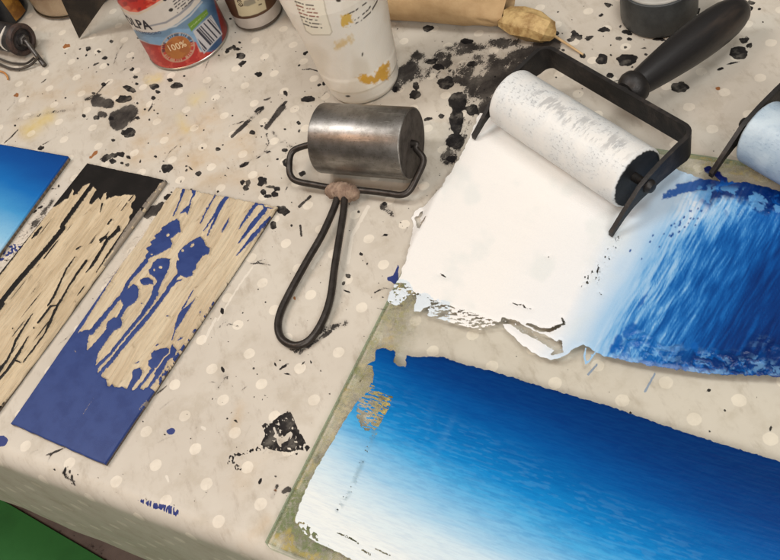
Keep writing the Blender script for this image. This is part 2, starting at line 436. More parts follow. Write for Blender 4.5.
def build_cloth():
    s = np.concatenate([np.linspace(-1.0, -.56, 23)[:-1], np.arange(-.56, .5501, .0010), np.linspace(.56, 1.1, 25)])
    R = .013; hang = .170
    a = np.linspace(0, PI / 2, 9)
    dn = np.linspace(hang, .006, 24)
    prof = [(-R * 0, -R - z, -(R * PI / 2 + z)) for z in dn]                     # (inward t, z, unrolled)
    prof += [(R - R * math.cos(x), -R + R * math.sin(x), -R * PI / 2 + R * x) for x in a]
    prof += [(R + t, 0.0, t) for t in np.concatenate([np.arange(.0010, .62, .0010), np.linspace(.625, 1.3, 28)])]
    pr = np.array(prof)
    S, T = np.meshgrid(s, np.arange(len(pr)), indexing='ij')
    t = pr[T, 0] - .004; z = pr[T, 1]; un = pr[T, 2]
    base = EA + S[..., None] * ED
    xy = base - t[..., None] * EN
    hangw = np.clip(-z / .1, 0, 1)
    wav = (fbm(S * 9, un * 3 + 4, 3, 3) - .5) * .014 * hangw
    z = z - .26 * hangw * np.clip(S + .075, -.16, .10)
    z = z + np.where(z > -.002, (fbm(xy[..., 0] * 22, xy[..., 1] * 22, 5, 3) - .5) * .0011, 0) - .0006
    xy = xy + wav[..., None] * EN
    V = np.concatenate([xy, z[..., None]], -1).reshape(-1, 3)
    flat = np.concatenate([(EA + S[..., None] * ED - (un + R - .004)[..., None] * EN), z[..., None] * 0], -1).reshape(-1, 3)
    nu, nv = S.shape
    P0 = np.concatenate([flat[:, :2], np.zeros((len(flat), 1))], -1)
    x, y = proj(P0)
    bad = (((P0 - [0, 0, CAMH]) @ RM)[:, 2] < .05) | (x < -80) | (x > 860) | (y < -80) | (y > 640)
    x = np.where(bad, -900, x); y = np.where(bad, -900, y)
    wx = x + (vn(x * .45, y * .45, 31) - .5) * 1.1; wy = y + (vn(x * .45, y * .45, 32) - .5) * 1.1
    ink = np.full(x.shape, -10.0)
    for i, (bx, by, rx, ry, an) in enumerate(BL):
        ink = np.maximum(ink, sd_blob(wx, wy, bx, by, rx * .95, ry * .92, an, .40 if rx > 2 else .15, i, pad=4))
    # the printed-off square with its worn texture and the trail beside it
    st = sd_poly(wx, wy, STAMP)
    hole = sd_poly(wx, wy, off((160, 380), 4, [(478, 235), (520, 205), (532, 215), (522, 232), (490, 250), (478, 250)]))
    ln1 = sd_stroke(wx, wy, off((160, 380), 4, [(455, 188), (470, 240), (480, 262)]), 1.0)
    st = np.minimum(np.minimum(st, -hole), -ln1)
    st = np.minimum(st, (fbm(x * .5, y * .5, 8, 4) - .365) * 9)
    ink = np.maximum(ink, st)
    tr = sd_stroke(wx, wy, off((160, 380), 4, [(410, 268), (330, 290), (285, 305), (278, 325), (300, 340), (314, 352)]), [2.2, 1.7, 2.4, 3.2, 2.5, 2.5])
    ink = np.maximum(ink, np.minimum(tr, (fbm(x * .8, y * .8, 9, 3) - .50) * 9))
    sm = np.zeros(x.shape)
    for pts, rs, k in SMEAR:
        mr = max(rs)
        v = sst(-mr * .8 - 1, mr * .6, sd_stroke(x, y, pts, rs, 16)) * k
        sm = np.maximum(sm, v)
    sm = sm * (.50 + 1.0 * fbm(x * .075, y * .10, 41, 4))
    def soft(L):
        v = np.zeros(x.shape)
        for pts, r, k in L:
            v = np.maximum(v, sst(-r, r, sd_stroke(x, y, pts, r * .6, r * 1.2 + 2)) * k)
        return v
    tan = soft(TAN); yel = soft(YEL)
    marb = soft([([(166, 214), (140, 245), (112, 286), (97, 315)], 9, 1.0), ([(45, 214), (22, 238), (4, 262)], 8, .9), ([(98, 318), (82, 335)], 5, .7)])
    blu = np.maximum(sd_poly(wx, wy, off((0, 300), 2.786, [(-10, 378), (10, 376), (22, 388), (16, 404), (-10, 410)])), sd_blob(wx, wy, 170.5, 431, 5, 3.2, -20, .2, 3))
    blu = np.maximum(blu, sd_poly(wx, wy, off((380, 230), 5.57, [(100, 190), (106, 210), (100, 240), (100, 275), (78, 302), (66, 288), (40, 278), (40, 262), (75, 250), (88, 215)])))
    bs = sd_poly(wx, wy, off((0, 420), 2.786, [(365, 212), (400, 218), (440, 232), (480, 236), (497, 250), (490, 268), (450, 252), (410, 240), (385, 226)]))
    blu = np.maximum(blu, np.minimum(bs, (fbm(x * 1.0, y * .45, 12, 3) - .42) * 8))
    b2 = sd_stroke(wx, wy, [(0, 256), (12, 248), (24, 247)], [5, 4, 3])
    blu = np.maximum(blu, np.minimum(b2, (fbm(x * .6, y * .6, 14, 3) - .47) * 8))
    b3 = np.maximum(sd_stroke(x, y, [(645, 391), (655, 373)], [1.2, 1.0]), sd_stroke(x, y, [(588, 374), (597, 364)], [1.2, 1.0]))
    brn = np.full(x.shape, -10.0)
    for q in ((66.5, 45.5, 3.4, 2.0, -15), (94.5, 152.5, 4.5, 1.4, -35), (91, 156, 3, 1, -25), (16, 94.5, 2, 2.4, 10), (275, 490, 1.6, 1.2, 0), (718, 88, 2.2, 1.6, 0), (294, 298, 1.2, 1.6, 0)):
        brn = np.maximum(brn, sd_blob(wx, wy, *q, .5, int(q[0])))
    wht = np.full(x.shape, -10.0)
    for p, r in (([(256, 262), (240, 283), (217, 320)], .9), ([(215, 318), (204, 341)], 1.3), ([(202, 427), (204, 428.5)], 1.6), ([(166, 476), (168, 481)], 1.4), ([(368, 206), (352, 235), (348, 262)], 1.8), ([(322, 252), (312, 268)], 1.2)):
        wht = np.maximum(wht, sd_stroke(wx, wy, p, r))
    cl = np.clip
    return raw_mesh('tablecloth', V, grid_faces(nu, nv)[:, ::-1], cloth_mat(), None, True,
                    dict(ink=cl(ink, -3, 3), smear=sm, tanwash=tan, yellow=yel, marble=marb, blue=cl(blu, -3, 3), pale=cl(b3, -3, 3), rust=cl(brn, -3, 3), white=cl(wht, -3, 3)), dict(flat=flat))


def cloth_mat():
    t = NT('stained_oilcloth')
    f = t.attr('flat', True); w = t.coord()
    # polka dots on their slightly skewed lattice
    O = (-.17165, .34705); u = (.0300, -.000275); v = (-.0028, .02975)
    det = u[0] * v[1] - u[1] * v[0]
    p = t.vmath('SUBTRACT', f, (O[0], O[1], 0))
    a = t.vmath('DOT_PRODUCT', p, (v[1] / det, -v[0] / det, 0)); b = t.vmath('DOT_PRODUCT', p, (-u[1] / det, u[0] / det, 0))
    da = t.math('SUBTRACT', a, t.math('ROUND', a)); db = t.math('SUBTRACT', b, t.math('ROUND', b))
    px = t.math('ADD', t.math('MULTIPLY', da, u[0]), t.math('MULTIPLY', db, v[0]))
    py = t.math('ADD', t.math('MULTIPLY', da, u[1]), t.math('MULTIPLY', db, v[1]))
    dd = t.math('SQRT', t.math('ADD', t.math('MULTIPLY', px, px), t.math('MULTIPLY', py, py)))
    n_e = t.noise(f, 260, 2)
    dd = t.math('ADD', dd, t.math('MULTIPLY', t.math('SUBTRACT', n_e, .5), .0012))
    dot = t.step(dd, .00415, .0047, 1, 0)
    n1 = t.noise(f, 7, 5, .6); n2 = t.noise(f, 38, 5, .65); n3 = t.noise(f, 420, 3, .6); n4 = t.noise(t.vmath('MULTIPLY', f, (1.0, .35, 1.0)), 120, 4, .7)
    base = t.mix(t.step(n1, .36, .64), lin(204, 196, 182), lin(194, 185, 171))
    base = t.mix(t.math('MULTIPLY', t.step(n2, .46, .70), .42), base, lin(170, 158, 138))
    base = t.mix(t.math('MULTIPLY', t.step(n4, .52, .72), .36), base, lin(150, 136, 118))
    tw = t.math('MULTIPLY', t.attr('tanwash'), t.step(n2, .25, .7))
    base = t.mix(tw, base, lin(196, 160, 108))
    base = t.mix(t.math('MULTIPLY', t.attr('yellow'), t.step(n2, .2, .6)), base, lin(214, 190, 96))
    wear = t.math('ADD', .5, t.math('MULTIPLY', t.step(n2, .3, .62), -.32))
    wear = t.math('ADD', wear, .18)
    colr = t.mix(t.math('MULTIPLY', dot, wear), base, lin(236, 226, 208))
    # pin-prick specks of grime
    sp = t.step(t.noise(f, 1150, 2, .5), .735, .76)
    colr = t.mix(t.math('MULTIPLY', t.math('MULTIPLY', sp, t.step(n2, .42, .6)), .75), colr, lin(70, 58, 50))
    # marbled rubbing between the blocks
    nm = t.noise(f, 170, 5, .7, 1.2)
    mb = t.attr('marble')
    colr = t.mix(t.math('MULTIPLY', mb, t.step(nm, .40, .5)), colr, lin(216, 204, 188))
    colr = t.mix(t.math('MULTIPLY', mb, t.step(nm, .545, .60)), colr, lin(62, 54, 48))
    wob = t.math('MULTIPLY', t.math('SUBTRACT', t.noise(f, 700, 3, .6), .5), .36)
    def thr(name, lo=-.2, hi=.2):
        return t.step(t.math('ADD', t.attr(name), wob), lo, hi)
    colr = t.mix(t.math('MULTIPLY', thr('white'), .6), colr, lin(226, 218, 204))
    colr = t.mix(thr('rust'), colr, lin(150, 98, 56))
    colr = t.mix(t.math('MULTIPLY', thr('pale'), .8), colr, lin(112, 136, 164))
    colr = t.mix(thr('blue'), colr, lin(38, 52, 112))
    nsm = t.math('ADD', t.math('MULTIPLY', t.noise(t.vmath('MULTIPLY', t.noise_rot(f), (1.0, .5, 1.0)), 150, 6, .70, .5), .62), t.math('MULTIPLY', t.noise(f, 760, 3, .7), .38)); sm = t.attr('smear')
    grey = t.math('MULTIPLY', t.step(sm, .15, .9), .62)
    colr = t.mix(grey, colr, lin(112, 100, 90))
    e0 = t.math('SUBTRACT', t.math('ADD', sm, .12), nsm)
    smk = t.step(e0, .03, .11)
    colr = t.mix(t.math('MULTIPLY', smk, t.step(n2, .2, .6, .72, .97)), colr, t.mix(t.step(nsm, .3, .6), lin(24, 22, 22), lin(52, 48, 46)))
    ik = thr('ink')
    colr = t.mix(t.math('MULTIPLY', ik, t.step(t.noise(f, 95, 4, .6), .30, .55, .80, .985)), colr, t.mix(t.step(n4, .35, .75), lin(19, 17, 18), lin(40, 37, 37)))
    dark = t.math('MAXIMUM', ik, smk)
    rough = t.math('ADD', .40, t.math('MULTIPLY', n2, .25)); rough = t.math('ADD', rough, t.math('MULTIPLY', dark, .2)); spc = t.math('SUBTRACT', .35, t.math('MULTIPLY', dark, .22))
    hgt = t.math('ADD', t.math('MULTIPLY', n3, .25), t.math('MULTIPLY', ik, .9)); hgt = t.math('ADD', hgt, t.math('MULTIPLY', smk, .5))
    t.bsdf(colr, rough, 0, t.bump(hgt, .00014), spc)
    return t.m


cloth = build_cloth()
tag(cloth, 'cream oilcloth with pale polka dots and black ink splashes hanging over the table edge', 'tablecloth')

# ------------------------------------------------------------------ table, floor, mat
def build_under():
    fl = NT('grey_floor'); v = fl.coord()
    n1 = fl.noise(v, 9, 5, .65); n2 = fl.noise(v, 60, 5, .7)
    c = fl.mix(fl.step(n1, .35, .65), lin(138, 122, 114), lin(112, 98, 92)); c = fl.mix(fl.step(n2, .6, .68), c, lin(70, 58, 54))
    fl.bsdf(c, .75, 0, fl.bump(n2, .001))
    bm = bmesh.new(); z = -.74
    vs = [bm.verts.new(p) for p in ((-5, -3, z), (5, -3, z), (5, 6, z), (-5, 6, z))]; bm.faces.new(vs)
    bmesh.ops.subdivide_edges(bm, edges=bm.edges, cuts=6, use_grid_fill=True)
    tag(bm_obj('floor', bm, fl.m), kind='structure')
    # green rubber mat on the floor: its edge runs through these two photo points
    a = W(0, 499, z + .004)[:2]; b = W(104, 560, z + .004)[:2]
    e = (b - a) / np.linalg.norm(b - a); n = np.array([e[1], -e[0]]); n = n if n[1] < 0 else -n
    p = [a - e * .5, b + e * .9, b + e * .9 + n * 1.0, a - e * .5 + n * 1.0]
    bm = bmesh.new(); prism(bm, p, z + .001, z + .007); bevel(bm, .002)
    mm = simple('green_rubber', lin(60, 136, 66), lin(52, 122, 58), .6, sc=12, bd=.0004)
    tag(bm_obj('floor_mat', bm, mm), 'plain green mat lying on the grey floor below the table edge', 'mat')
    # table under the cloth
    wood = simple('table_wood', lin(140, 105, 70), lin(110, 78, 50), .55, sc=14, stretch=(1, 8, 8))
    tb = empty('table', (*(EA + ED * .2 - EN * .5), -.74))
    tag(tb, 'work table mostly hidden under the polka dot oilcloth', 'table')
    ang = math.atan2(ED[1], ED[0]); tb.rotation_euler.z = ang
    bm = bmesh.new(); prism(bm, [(-.95, -.488), (.85, -.488), (.85, .62), (-.95, .62)], .705, .7355); bevel(bm, .004)
    bm_obj('table_top', bm, wood, tb)
    for x in (-.85, .75):
        for y in (-.40, .5):
            bm = bmesh.new(); prism(bm, [(x - .03, y - .03), (x + .03, y - .03), (x + .03, y + .03), (x - .03, y + .03)], 0, .704); bevel(bm, .004)
            bm_obj('leg', bm, wood, tb)


build_under()

# ================================================================== glass slab with its ink
GT = .0062                                             # top of the glass
G1 = np.array([-.6816, -.7317]); G2 = np.array([.7317, -.6816])
GB = np.array([-.1387, .2561])                         # lower left corner
GA = GB - G1 * .374                                    # upper left corner


def gp(a, b):                                          # a along the left edge from the top, b to the right
    return GA + G1 * a + G2 * b


def build_glass():
    root = empty('glass_slab', (0, 0, 0))
    tag(root, 'clear glass slab with greenish edges and two rolled out patches of blue and white ink', 'glass slab')
    t = NT('slab_glass')
    tr = t.n('ShaderNodeBsdfTransparent'); 
    geo = t.n('ShaderNodeNewGeometry').outputs['Normal']
    side = t.step(t.math('ABSOLUTE', t.n('ShaderNodeSeparateXYZ', i_Vector=geo).outputs[2]), .3, .8)
    t.inp(tr, 'Color', t.mix(side, (.50, .62, .50), (.985, .99, .985)))
    gl = t.n('ShaderNodeBsdfGlossy'); t.inp(gl, 'Roughness', .08); t.inp(gl, 'Color', (1, 1, 1))
    fr = t.n('ShaderNodeFresnel', i_IOR=1.48)
    mx = t.n('ShaderNodeMixShader'); t.inp(mx, 0, t.math('MULTIPLY', fr.outputs[0], t.math('SUBTRACT', 1.0, t.n('ShaderNodeNewGeometry').outputs['Backfacing']))); t.inp(mx, 1, tr.outputs[0]); t.inp(mx, 2, gl.outputs[0])
    t.surf(mx.outputs[0])
    pts = [gp(0, 0), gp(.372, 0), gp(.374, .004), gp(.374, .56), gp(0, .56)]
    bm = bmesh.new(); prism(bm, pts, .0009, GT); bevel(bm, .0007, 1)
    g = bm_obj('glass', bm, t.m, root, smooth=False)
    return root


glass = build_glass()


def sheet(name, q0, ux, uy, la, lb, st, z):
    """flat grid spanned by two directions; returns vertex xyz and shape"""
    a = np.arange(0, la + st, st); b = np.arange(0, lb + st, st)
    A, B = np.meshgrid(a, b, indexing='ij')
    xy = q0 + A[..., None] * ux + B[..., None] * uy
    return np.concatenate([xy, np.full(A.shape + (1,), z)], -1).reshape(-1, 3), A.ravel(), B.ravel(), A.shape


def film_mat(name, rough=.32, stretch_dir=None, fine=(1, 1, 1), bd=.00012, amt=.10, spec=.4, cut=.3, sc=900):
    t = NT(name)
    c = t.attr('col', True); co_ = t.attr('loc', True)
    v = t.vmath('MULTIPLY', co_, fine)
    n = t.noise(v, sc, 4, .62); n2 = t.noise(co_, 1600, 3, .6)
    colr = t.mix(t.math('MULTIPLY', t.step(n, .42, .66), amt), c, t.vmath('MULTIPLY', c, (.55, .70, .86)))
    colr = t.mix(t.math('MULTIPLY', t.step(n, .58, .40), amt * .8), colr, t.vmath('ADD', t.vmath('MULTIPLY', c, (.96, 1.04, 1.02)), (.004, .022, .034)))
    h = t.math('ADD', n, t.math('MULTIPLY', n2, .3))
    sh = t.bsdf(colr, t.math('ADD', rough - .06, t.math('MULTIPLY', n, .12)), 0, t.bump(h, bd), spec, out=False)
    cov = t.math('ADD', t.attr('cover'), t.math('MULTIPLY', t.math('SUBTRACT', n2, .5), .8))
    tr = t.n('ShaderNodeBsdfTransparent')
    mx = t.n('ShaderNodeMixShader'); t.inp(mx, 0, t.step(cov, -cut, cut)); t.inp(mx, 1, tr.outputs[0]); t.inp(mx, 2, sh)
    t.surf(mx.outputs[0])
    return t.m


def film(name, V, A, B, shape, sd, cover, col, thick, mat, extra=0, drop=None):
    z = V[:, 2] + thick * sst(-.8, 4.0, np.minimum(sd, cover)) + extra
    V = V.copy(); V[:, 2] = z
    if drop is not None: V[:, 2] -= drop
    F = grid_faces(*shape)
    keep = (np.minimum(sd, cover)[F] > -1.2).any(1)
    F = F[keep]
    used = np.unique(F); idx = np.full(len(V), -1); idx[used] = np.arange(len(used))
    o = raw_mesh(name, V[used], idx[F], mat, glass, True, dict(cover=np.clip(np.minimum(sd, cover), -3, 3)[used]),
                 dict(col=col[used], loc=np.stack([A, B, A * 0], -1)[used]))
    return o


# --- upper patch: white ink on the left rolled into blue on the right
def upper_ink():
    V, A, B, shp = sheet('ink', GA - G2 * .03 - G1 * .01, G1, G2, .225, .36, .0006, GT + .0002)
    x, y = proj(V)
    wx = x + (fbm(x * .22, y * .22, 51, 3) - .5) * 3.2; wy = y + (fbm(x * .22, y * .22, 52, 3) - .5) * 3.2
    outline = [(476, 122), (466, 146), (455, 166), (441, 186), (424, 201), (414, 207), (411, 214), (411, 236), (406, 260), (400, 276), (391, 296), (398, 293), (420, 296), (432, 303), (455, 309),
               (480, 317), (494, 324), (501, 320)] + off((480, 270), 5.57, [(120, 285), (150, 340), (220, 405), (290, 455), (340, 488), (400, 496), (460, 488), (500, 462), (530, 430), (575, 418), (610, 430), (650, 460), (700, 482), (780, 500)]) + \
              [(640, 364), (660, 368), (684, 371), (720, 375), (760, 376), (800, 378), (870, 384), (870, 230), (800, 198), (770, 189), (757, 186), (745, 183), (730, 183), (705, 180), (692, 177), (680, 172), (640, 150), (560, 108), (500, 92), (482, 106)]
    sd = sd_poly(wx, wy, outline, 12)
    # curled blob of dark ink off the top edge
    o = (600, 150)
    for L, r in (([(425, 80), (440, 75), (465, 95), (500, 128)], [1.6, 2.4, 2.6, 3.6]), ([(425, 82), (440, 95), (460, 92)], [1.5, 1.2, 1.2])):
        sd = np.maximum(sd, sd_stroke(wx, wy, off(o, 4, L), r))
    # bare places
    bare = np.full(x.shape, -10.0)
    hf = fbm(x * .75, y * .75, 61, 3)
    for p, r in ((off((480, 270), 5.57, [(130, 282), (185, 292), (255, 335), (330, 370), (395, 405), (440, 435)]), [2.5, 3.2, 3.4, 3.8, 5, 4]),
                 (off((480, 270), 5.57, [(440, 400), (452, 450), (400, 470)]), [2, 3, 1]),
                 (off((480, 270), 5.57, [(265, 298), (320, 325), (370, 335), (430, 318), (468, 300), (452, 272)]), [1.2, 2.0, 2, 1.8, 1.4, .8]),
                 ([(421, 209), (416, 216), (418, 226), (425, 216)], [1.5, 2.6, 2.0, 1])):
        bare = np.maximum(bare, sd_stroke(wx, wy, p, r))
    bare = np.where(bare > 0, np.minimum(bare, (hf - .26) * 10), bare)
    strip = sd_poly(wx, wy, [(388, 300), (394, 283), (408, 284), (415, 292), (440, 303), (470, 312), (496, 322), (492, 332), (462, 320), (430, 308), (412, 300), (400, 305)])
    bare = np.maximum(bare, np.minimum(strip, (.53 - fbm(x * .35, y * .95, 62, 3)) * 14))
    for p, r in (([(441, 274), (446, 277)], [1.0, .8]), (off((480, 270), 5.57, [(180, 185), (235, 198), (285, 220)]), [.4, .7, .4]), ([(594, 160), (597, 163)], [.6, .6]), ([(547, 256), (549, 257)], [.5, .5]), ([(600, 294), (601, 295)], [.9, .8])):
        bare = np.maximum(bare, np.minimum(sd_stroke(wx, wy, p, r), (hf - .36) * 8))
    scr = sd_poly(wx, wy, off((480, 270), 5.57, [(580, 10), (640, 0), (645, 8), (610, 30), (600, 90), (575, 98), (560, 90), (585, 50)]))
    bare = np.maximum(bare, np.minimum(scr, (fbm(x * .9, y * .35, 63, 3) - .60) * 14))
    scr2 = sd_poly(wx, wy, [(598, 262), (616, 236), (622, 238), (606, 268), (598, 285), (594, 280)])
    bare = np.maximum(bare, np.minimum(scr2, (fbm(x * .9, y * .35, 64, 3) - .62) * 14))
    cover = -bare
    # scraps printed below the strip
    sd2 = sd_poly(wx, wy, off((380, 230), 5.57, [(205, 365), (250, 360), (290, 385), (285, 420), (240, 440), (230, 458), (195, 452), (190, 425), (205, 400)]))
    sd3 = np.minimum(sd_poly(wx, wy, off((380, 230), 5.57, [(60, 330), (110, 285), (160, 300), (180, 340), (130, 400), (100, 420), (35, 400)])), (fbm(x * .55, y * .55, 66, 3) - .40) * 12)
    sd4 = np.minimum(sd_poly(wx, wy, off((380, 230), 5.57, [(260, 440), (330, 395), (460, 440), (620, 490), (640, 530), (560, 557), (470, 540), (340, 500), (255, 475)])), (fbm(x * .3, y * .9, 67, 3) - .48) * 12)
    hook = np.maximum(sd_stroke(wx, wy, off((480, 270), 5.57, [(592, 440), (580, 480), (592, 520), (615, 500), (640, 455)]), [.8, .9, .9, .8, .6]), -10)
    scraps = np.maximum(np.maximum(sd2, sd3), np.maximum(sd4, hook))
    cover = np.where(scraps > sd, 3, cover); sd = np.maximum(sd, scraps)
    # colour: white -> pale -> rolled streaky blue
    q = x * .87 + y * .49; al = -x * .49 + y * .87
    lo = fbm(q * .045, al * .012, 71, 3) - .5; qw = q + 4 * (fbm(x * .028, y * .028, 78, 3) - .5); mi = fbm(qw * .17, al * .032, 72, 4) - .5; hi = fbm(qw * .62, al * .062, 73, 3) - .5
    amp = sst(676, 712, q)
    t = (q - 655) / 205.0
    t = t + .10 * lo + (.36 * mi + .42 * hi) * amp
    t = t * (1 - amp) + np.maximum(t, .17 + .25 * (t - .17)) * amp
    up = sst(250, 205, y - (x - 690) * .20)            # the smoother, paler band near the top
    t = t - .15 * up * sst(668, 710, q)
    col = ramp(t, [(-.40, (250, 246, 240)), (-.08, (244, 244, 243)), (.02, (216, 229, 240)), (.13, (168, 204, 234)), (.24, (122, 178, 224)), (.33, (66, 138, 204)), (.44, (26, 102, 178)), (.58, (10, 78, 152)), (.76, (7, 56, 124)), (1.0, (8, 40, 100))])
    col = mixc(col, LIN((224, 230, 226)), sst(.46, .66, fbm(q * .03, al * .03, 77, 4)) * sst(690, 640, q) * .38)
    # lower rim: swirled lights and darks
    yb = np.interp(x, [600, 620, 660, 720, 800, 870], [356, 360, 368, 375, 378, 384])
    rim0 = sst(608, 618, x)
    sw = fbm(x * .11 + 2.2 * fbm(x * .06, y * .06, 83), y * .16 + 2.2 * fbm(x * .06, y * .06, 84), 85, 4)
    rim = sst(34, 10, yb - y + 46 * (fbm(x * .06, y * .05, 89, 3) - .5)) * rim0
    col = mixc(col, LIN((14, 98, 178)), rim * sst(.40, .52, sw) * .7)
    col = mixc(col, LIN((130, 186, 232)), rim * sst(.53, .62, fbm(x * .14 + 3 * sw, y * .22, 86, 3)) * .45)
    col = mixc(col, LIN((3, 40, 104)), sst(.50, .60, sw) * rim * sst(640, 700, x) * .9)
    dk = sst(-12, 9, sd_stroke(x, y, [(735, 362), (752, 352), (775, 345), (830, 352)], [7, 10, 12, 16], 14)) * sst(.36, .58, fbm(q * .2, al * .05, 87, 3))
    col = mixc(col, LIN((3, 32, 92)), dk * .9)
    col = mixc(col, LIN((232, 240, 246)), sst(5.5, 2.0, yb - y + 3 * (sw - .5)) * sst(606, 614, x) * sst(730, 690, x) * .12)
    for bx, by, rx, ry, an in ((630, 331, 5, 8, 30), (638, 344, 3, 6, 30), (619, 347, 3.5, 3, 0), (618, 341, 4, 6, 10), (642, 302, 2, 7, 35), (695, 347, 4, 5, 0), (613, 349, 3, 5, 0)):
        col = mixc(col, LIN((14, 92, 174)), sst(-1.2, 1, sd_blob(wx, wy, bx, by, rx, ry, an, .4, int(bx))) * .85)
    # upper navy edge with swirls dragged out of it
    yt = np.interp(x, [660, 680, 692, 715, 730, 770, 800, 870], [200, 186, 178, 180, 181, 187, 196, 228])
    dy = y - yt
    n8 = fbm(x * .075 + 1.8 * fbm(x * .05, y * .05, 90), y * .10, 91, 4)
    edge = sst(28, 18, dy + 24 * (n8 - .5)) * sst(664, 690, x - .3 * dy)
    blob = sst(-4, 4, sd_stroke(wx, wy, [(665, 197), (680, 189), (700, 184)], [2, 6, 5]))
    col = mixc(col, LIN((8, 84, 168)), sst(-1, 1.2, sd_stroke(wx, wy, [(664, 198), (680, 190), (704, 185)], [1.5, 5.5, 6.5]) + (fbm(x * .25, y * .35, 97, 3) - .5) * 7) * .92)
    col = mixc(col, LIN((2, 34, 100)), edge * sst(690, 712, x) * .96)
    tong = sst(.54, .62, fbm(x * .10 + 2 * n8, y * .05 + 1.5 * n8, 93, 4)) * sst(44, 20, dy) * sst(690, 720, x)
    col = mixc(col, LIN((14, 88, 170)), tong * .75)
    lite = sst(.55, .63, fbm(x * .11 + 3 * n8, y * .10, 95, 3)) * sst(50, 18, dy) * sst(4, 12, dy) * sst(680, 705, x)
    col = mixc(col, LIN((110, 178, 232)), lite * .55)
    for i in range(30):                                   # small dark pips in the pale blue
        bx = random.gauss(674, 15); by = 228 - (bx - 676) * .62 + random.gauss(0, 5.5); r = random.uniform(.5, .95)
        col = mixc(col, LIN((12, 70, 146)), sst(-.35, .35, sd_blob(x, y, bx, by, r, r * 1.7, 35, .2, i, 4)) * .95)
    navy = sst(-1, 1, sd_stroke(wx, wy, off(o, 4, [(425, 80), (440, 75), (465, 95), (500, 128)]), [2.6, 3.4, 3.6, 4.6])) * sst(188, 176, y)
    col = mixc(col, LIN((8, 22, 84)), navy)
    col = mixc(col, LIN((216, 230, 240)), (scraps > -2) * 1.0 * (x < 450) * .7)
    n_s = (hi * amp * .6 + .6 * mi * amp + (fbm(x * .4, y * .4, 75, 3) - .5) * .25 + (fbm(al * .10, q * .02, 76, 3) - .5) * .7 * (1 - amp)) * .00034 + sst(.4, .7, sw) * rim * .0011 + edge * (.0005 + .0008 * fbm(x * .3, y * .3, 98, 3)) + lite * .0003 - tong * .0002
    drop = sst(-.0010, -.0125, B - .03) * (GT - .0012)
    lip = sst(9, 1.5, sd) * .00012
    return film('ink_patch', V, A, B, shp, sd, cover, col, .00042, film_mat('upper_ink', .24, fine=(1, 1, 1), amt=.07, bd=.00013, spec=.20), n_s + lip, drop)


tag(upper_ink(), 'thick ink patch going from white through pale blue to streaky deep blue')


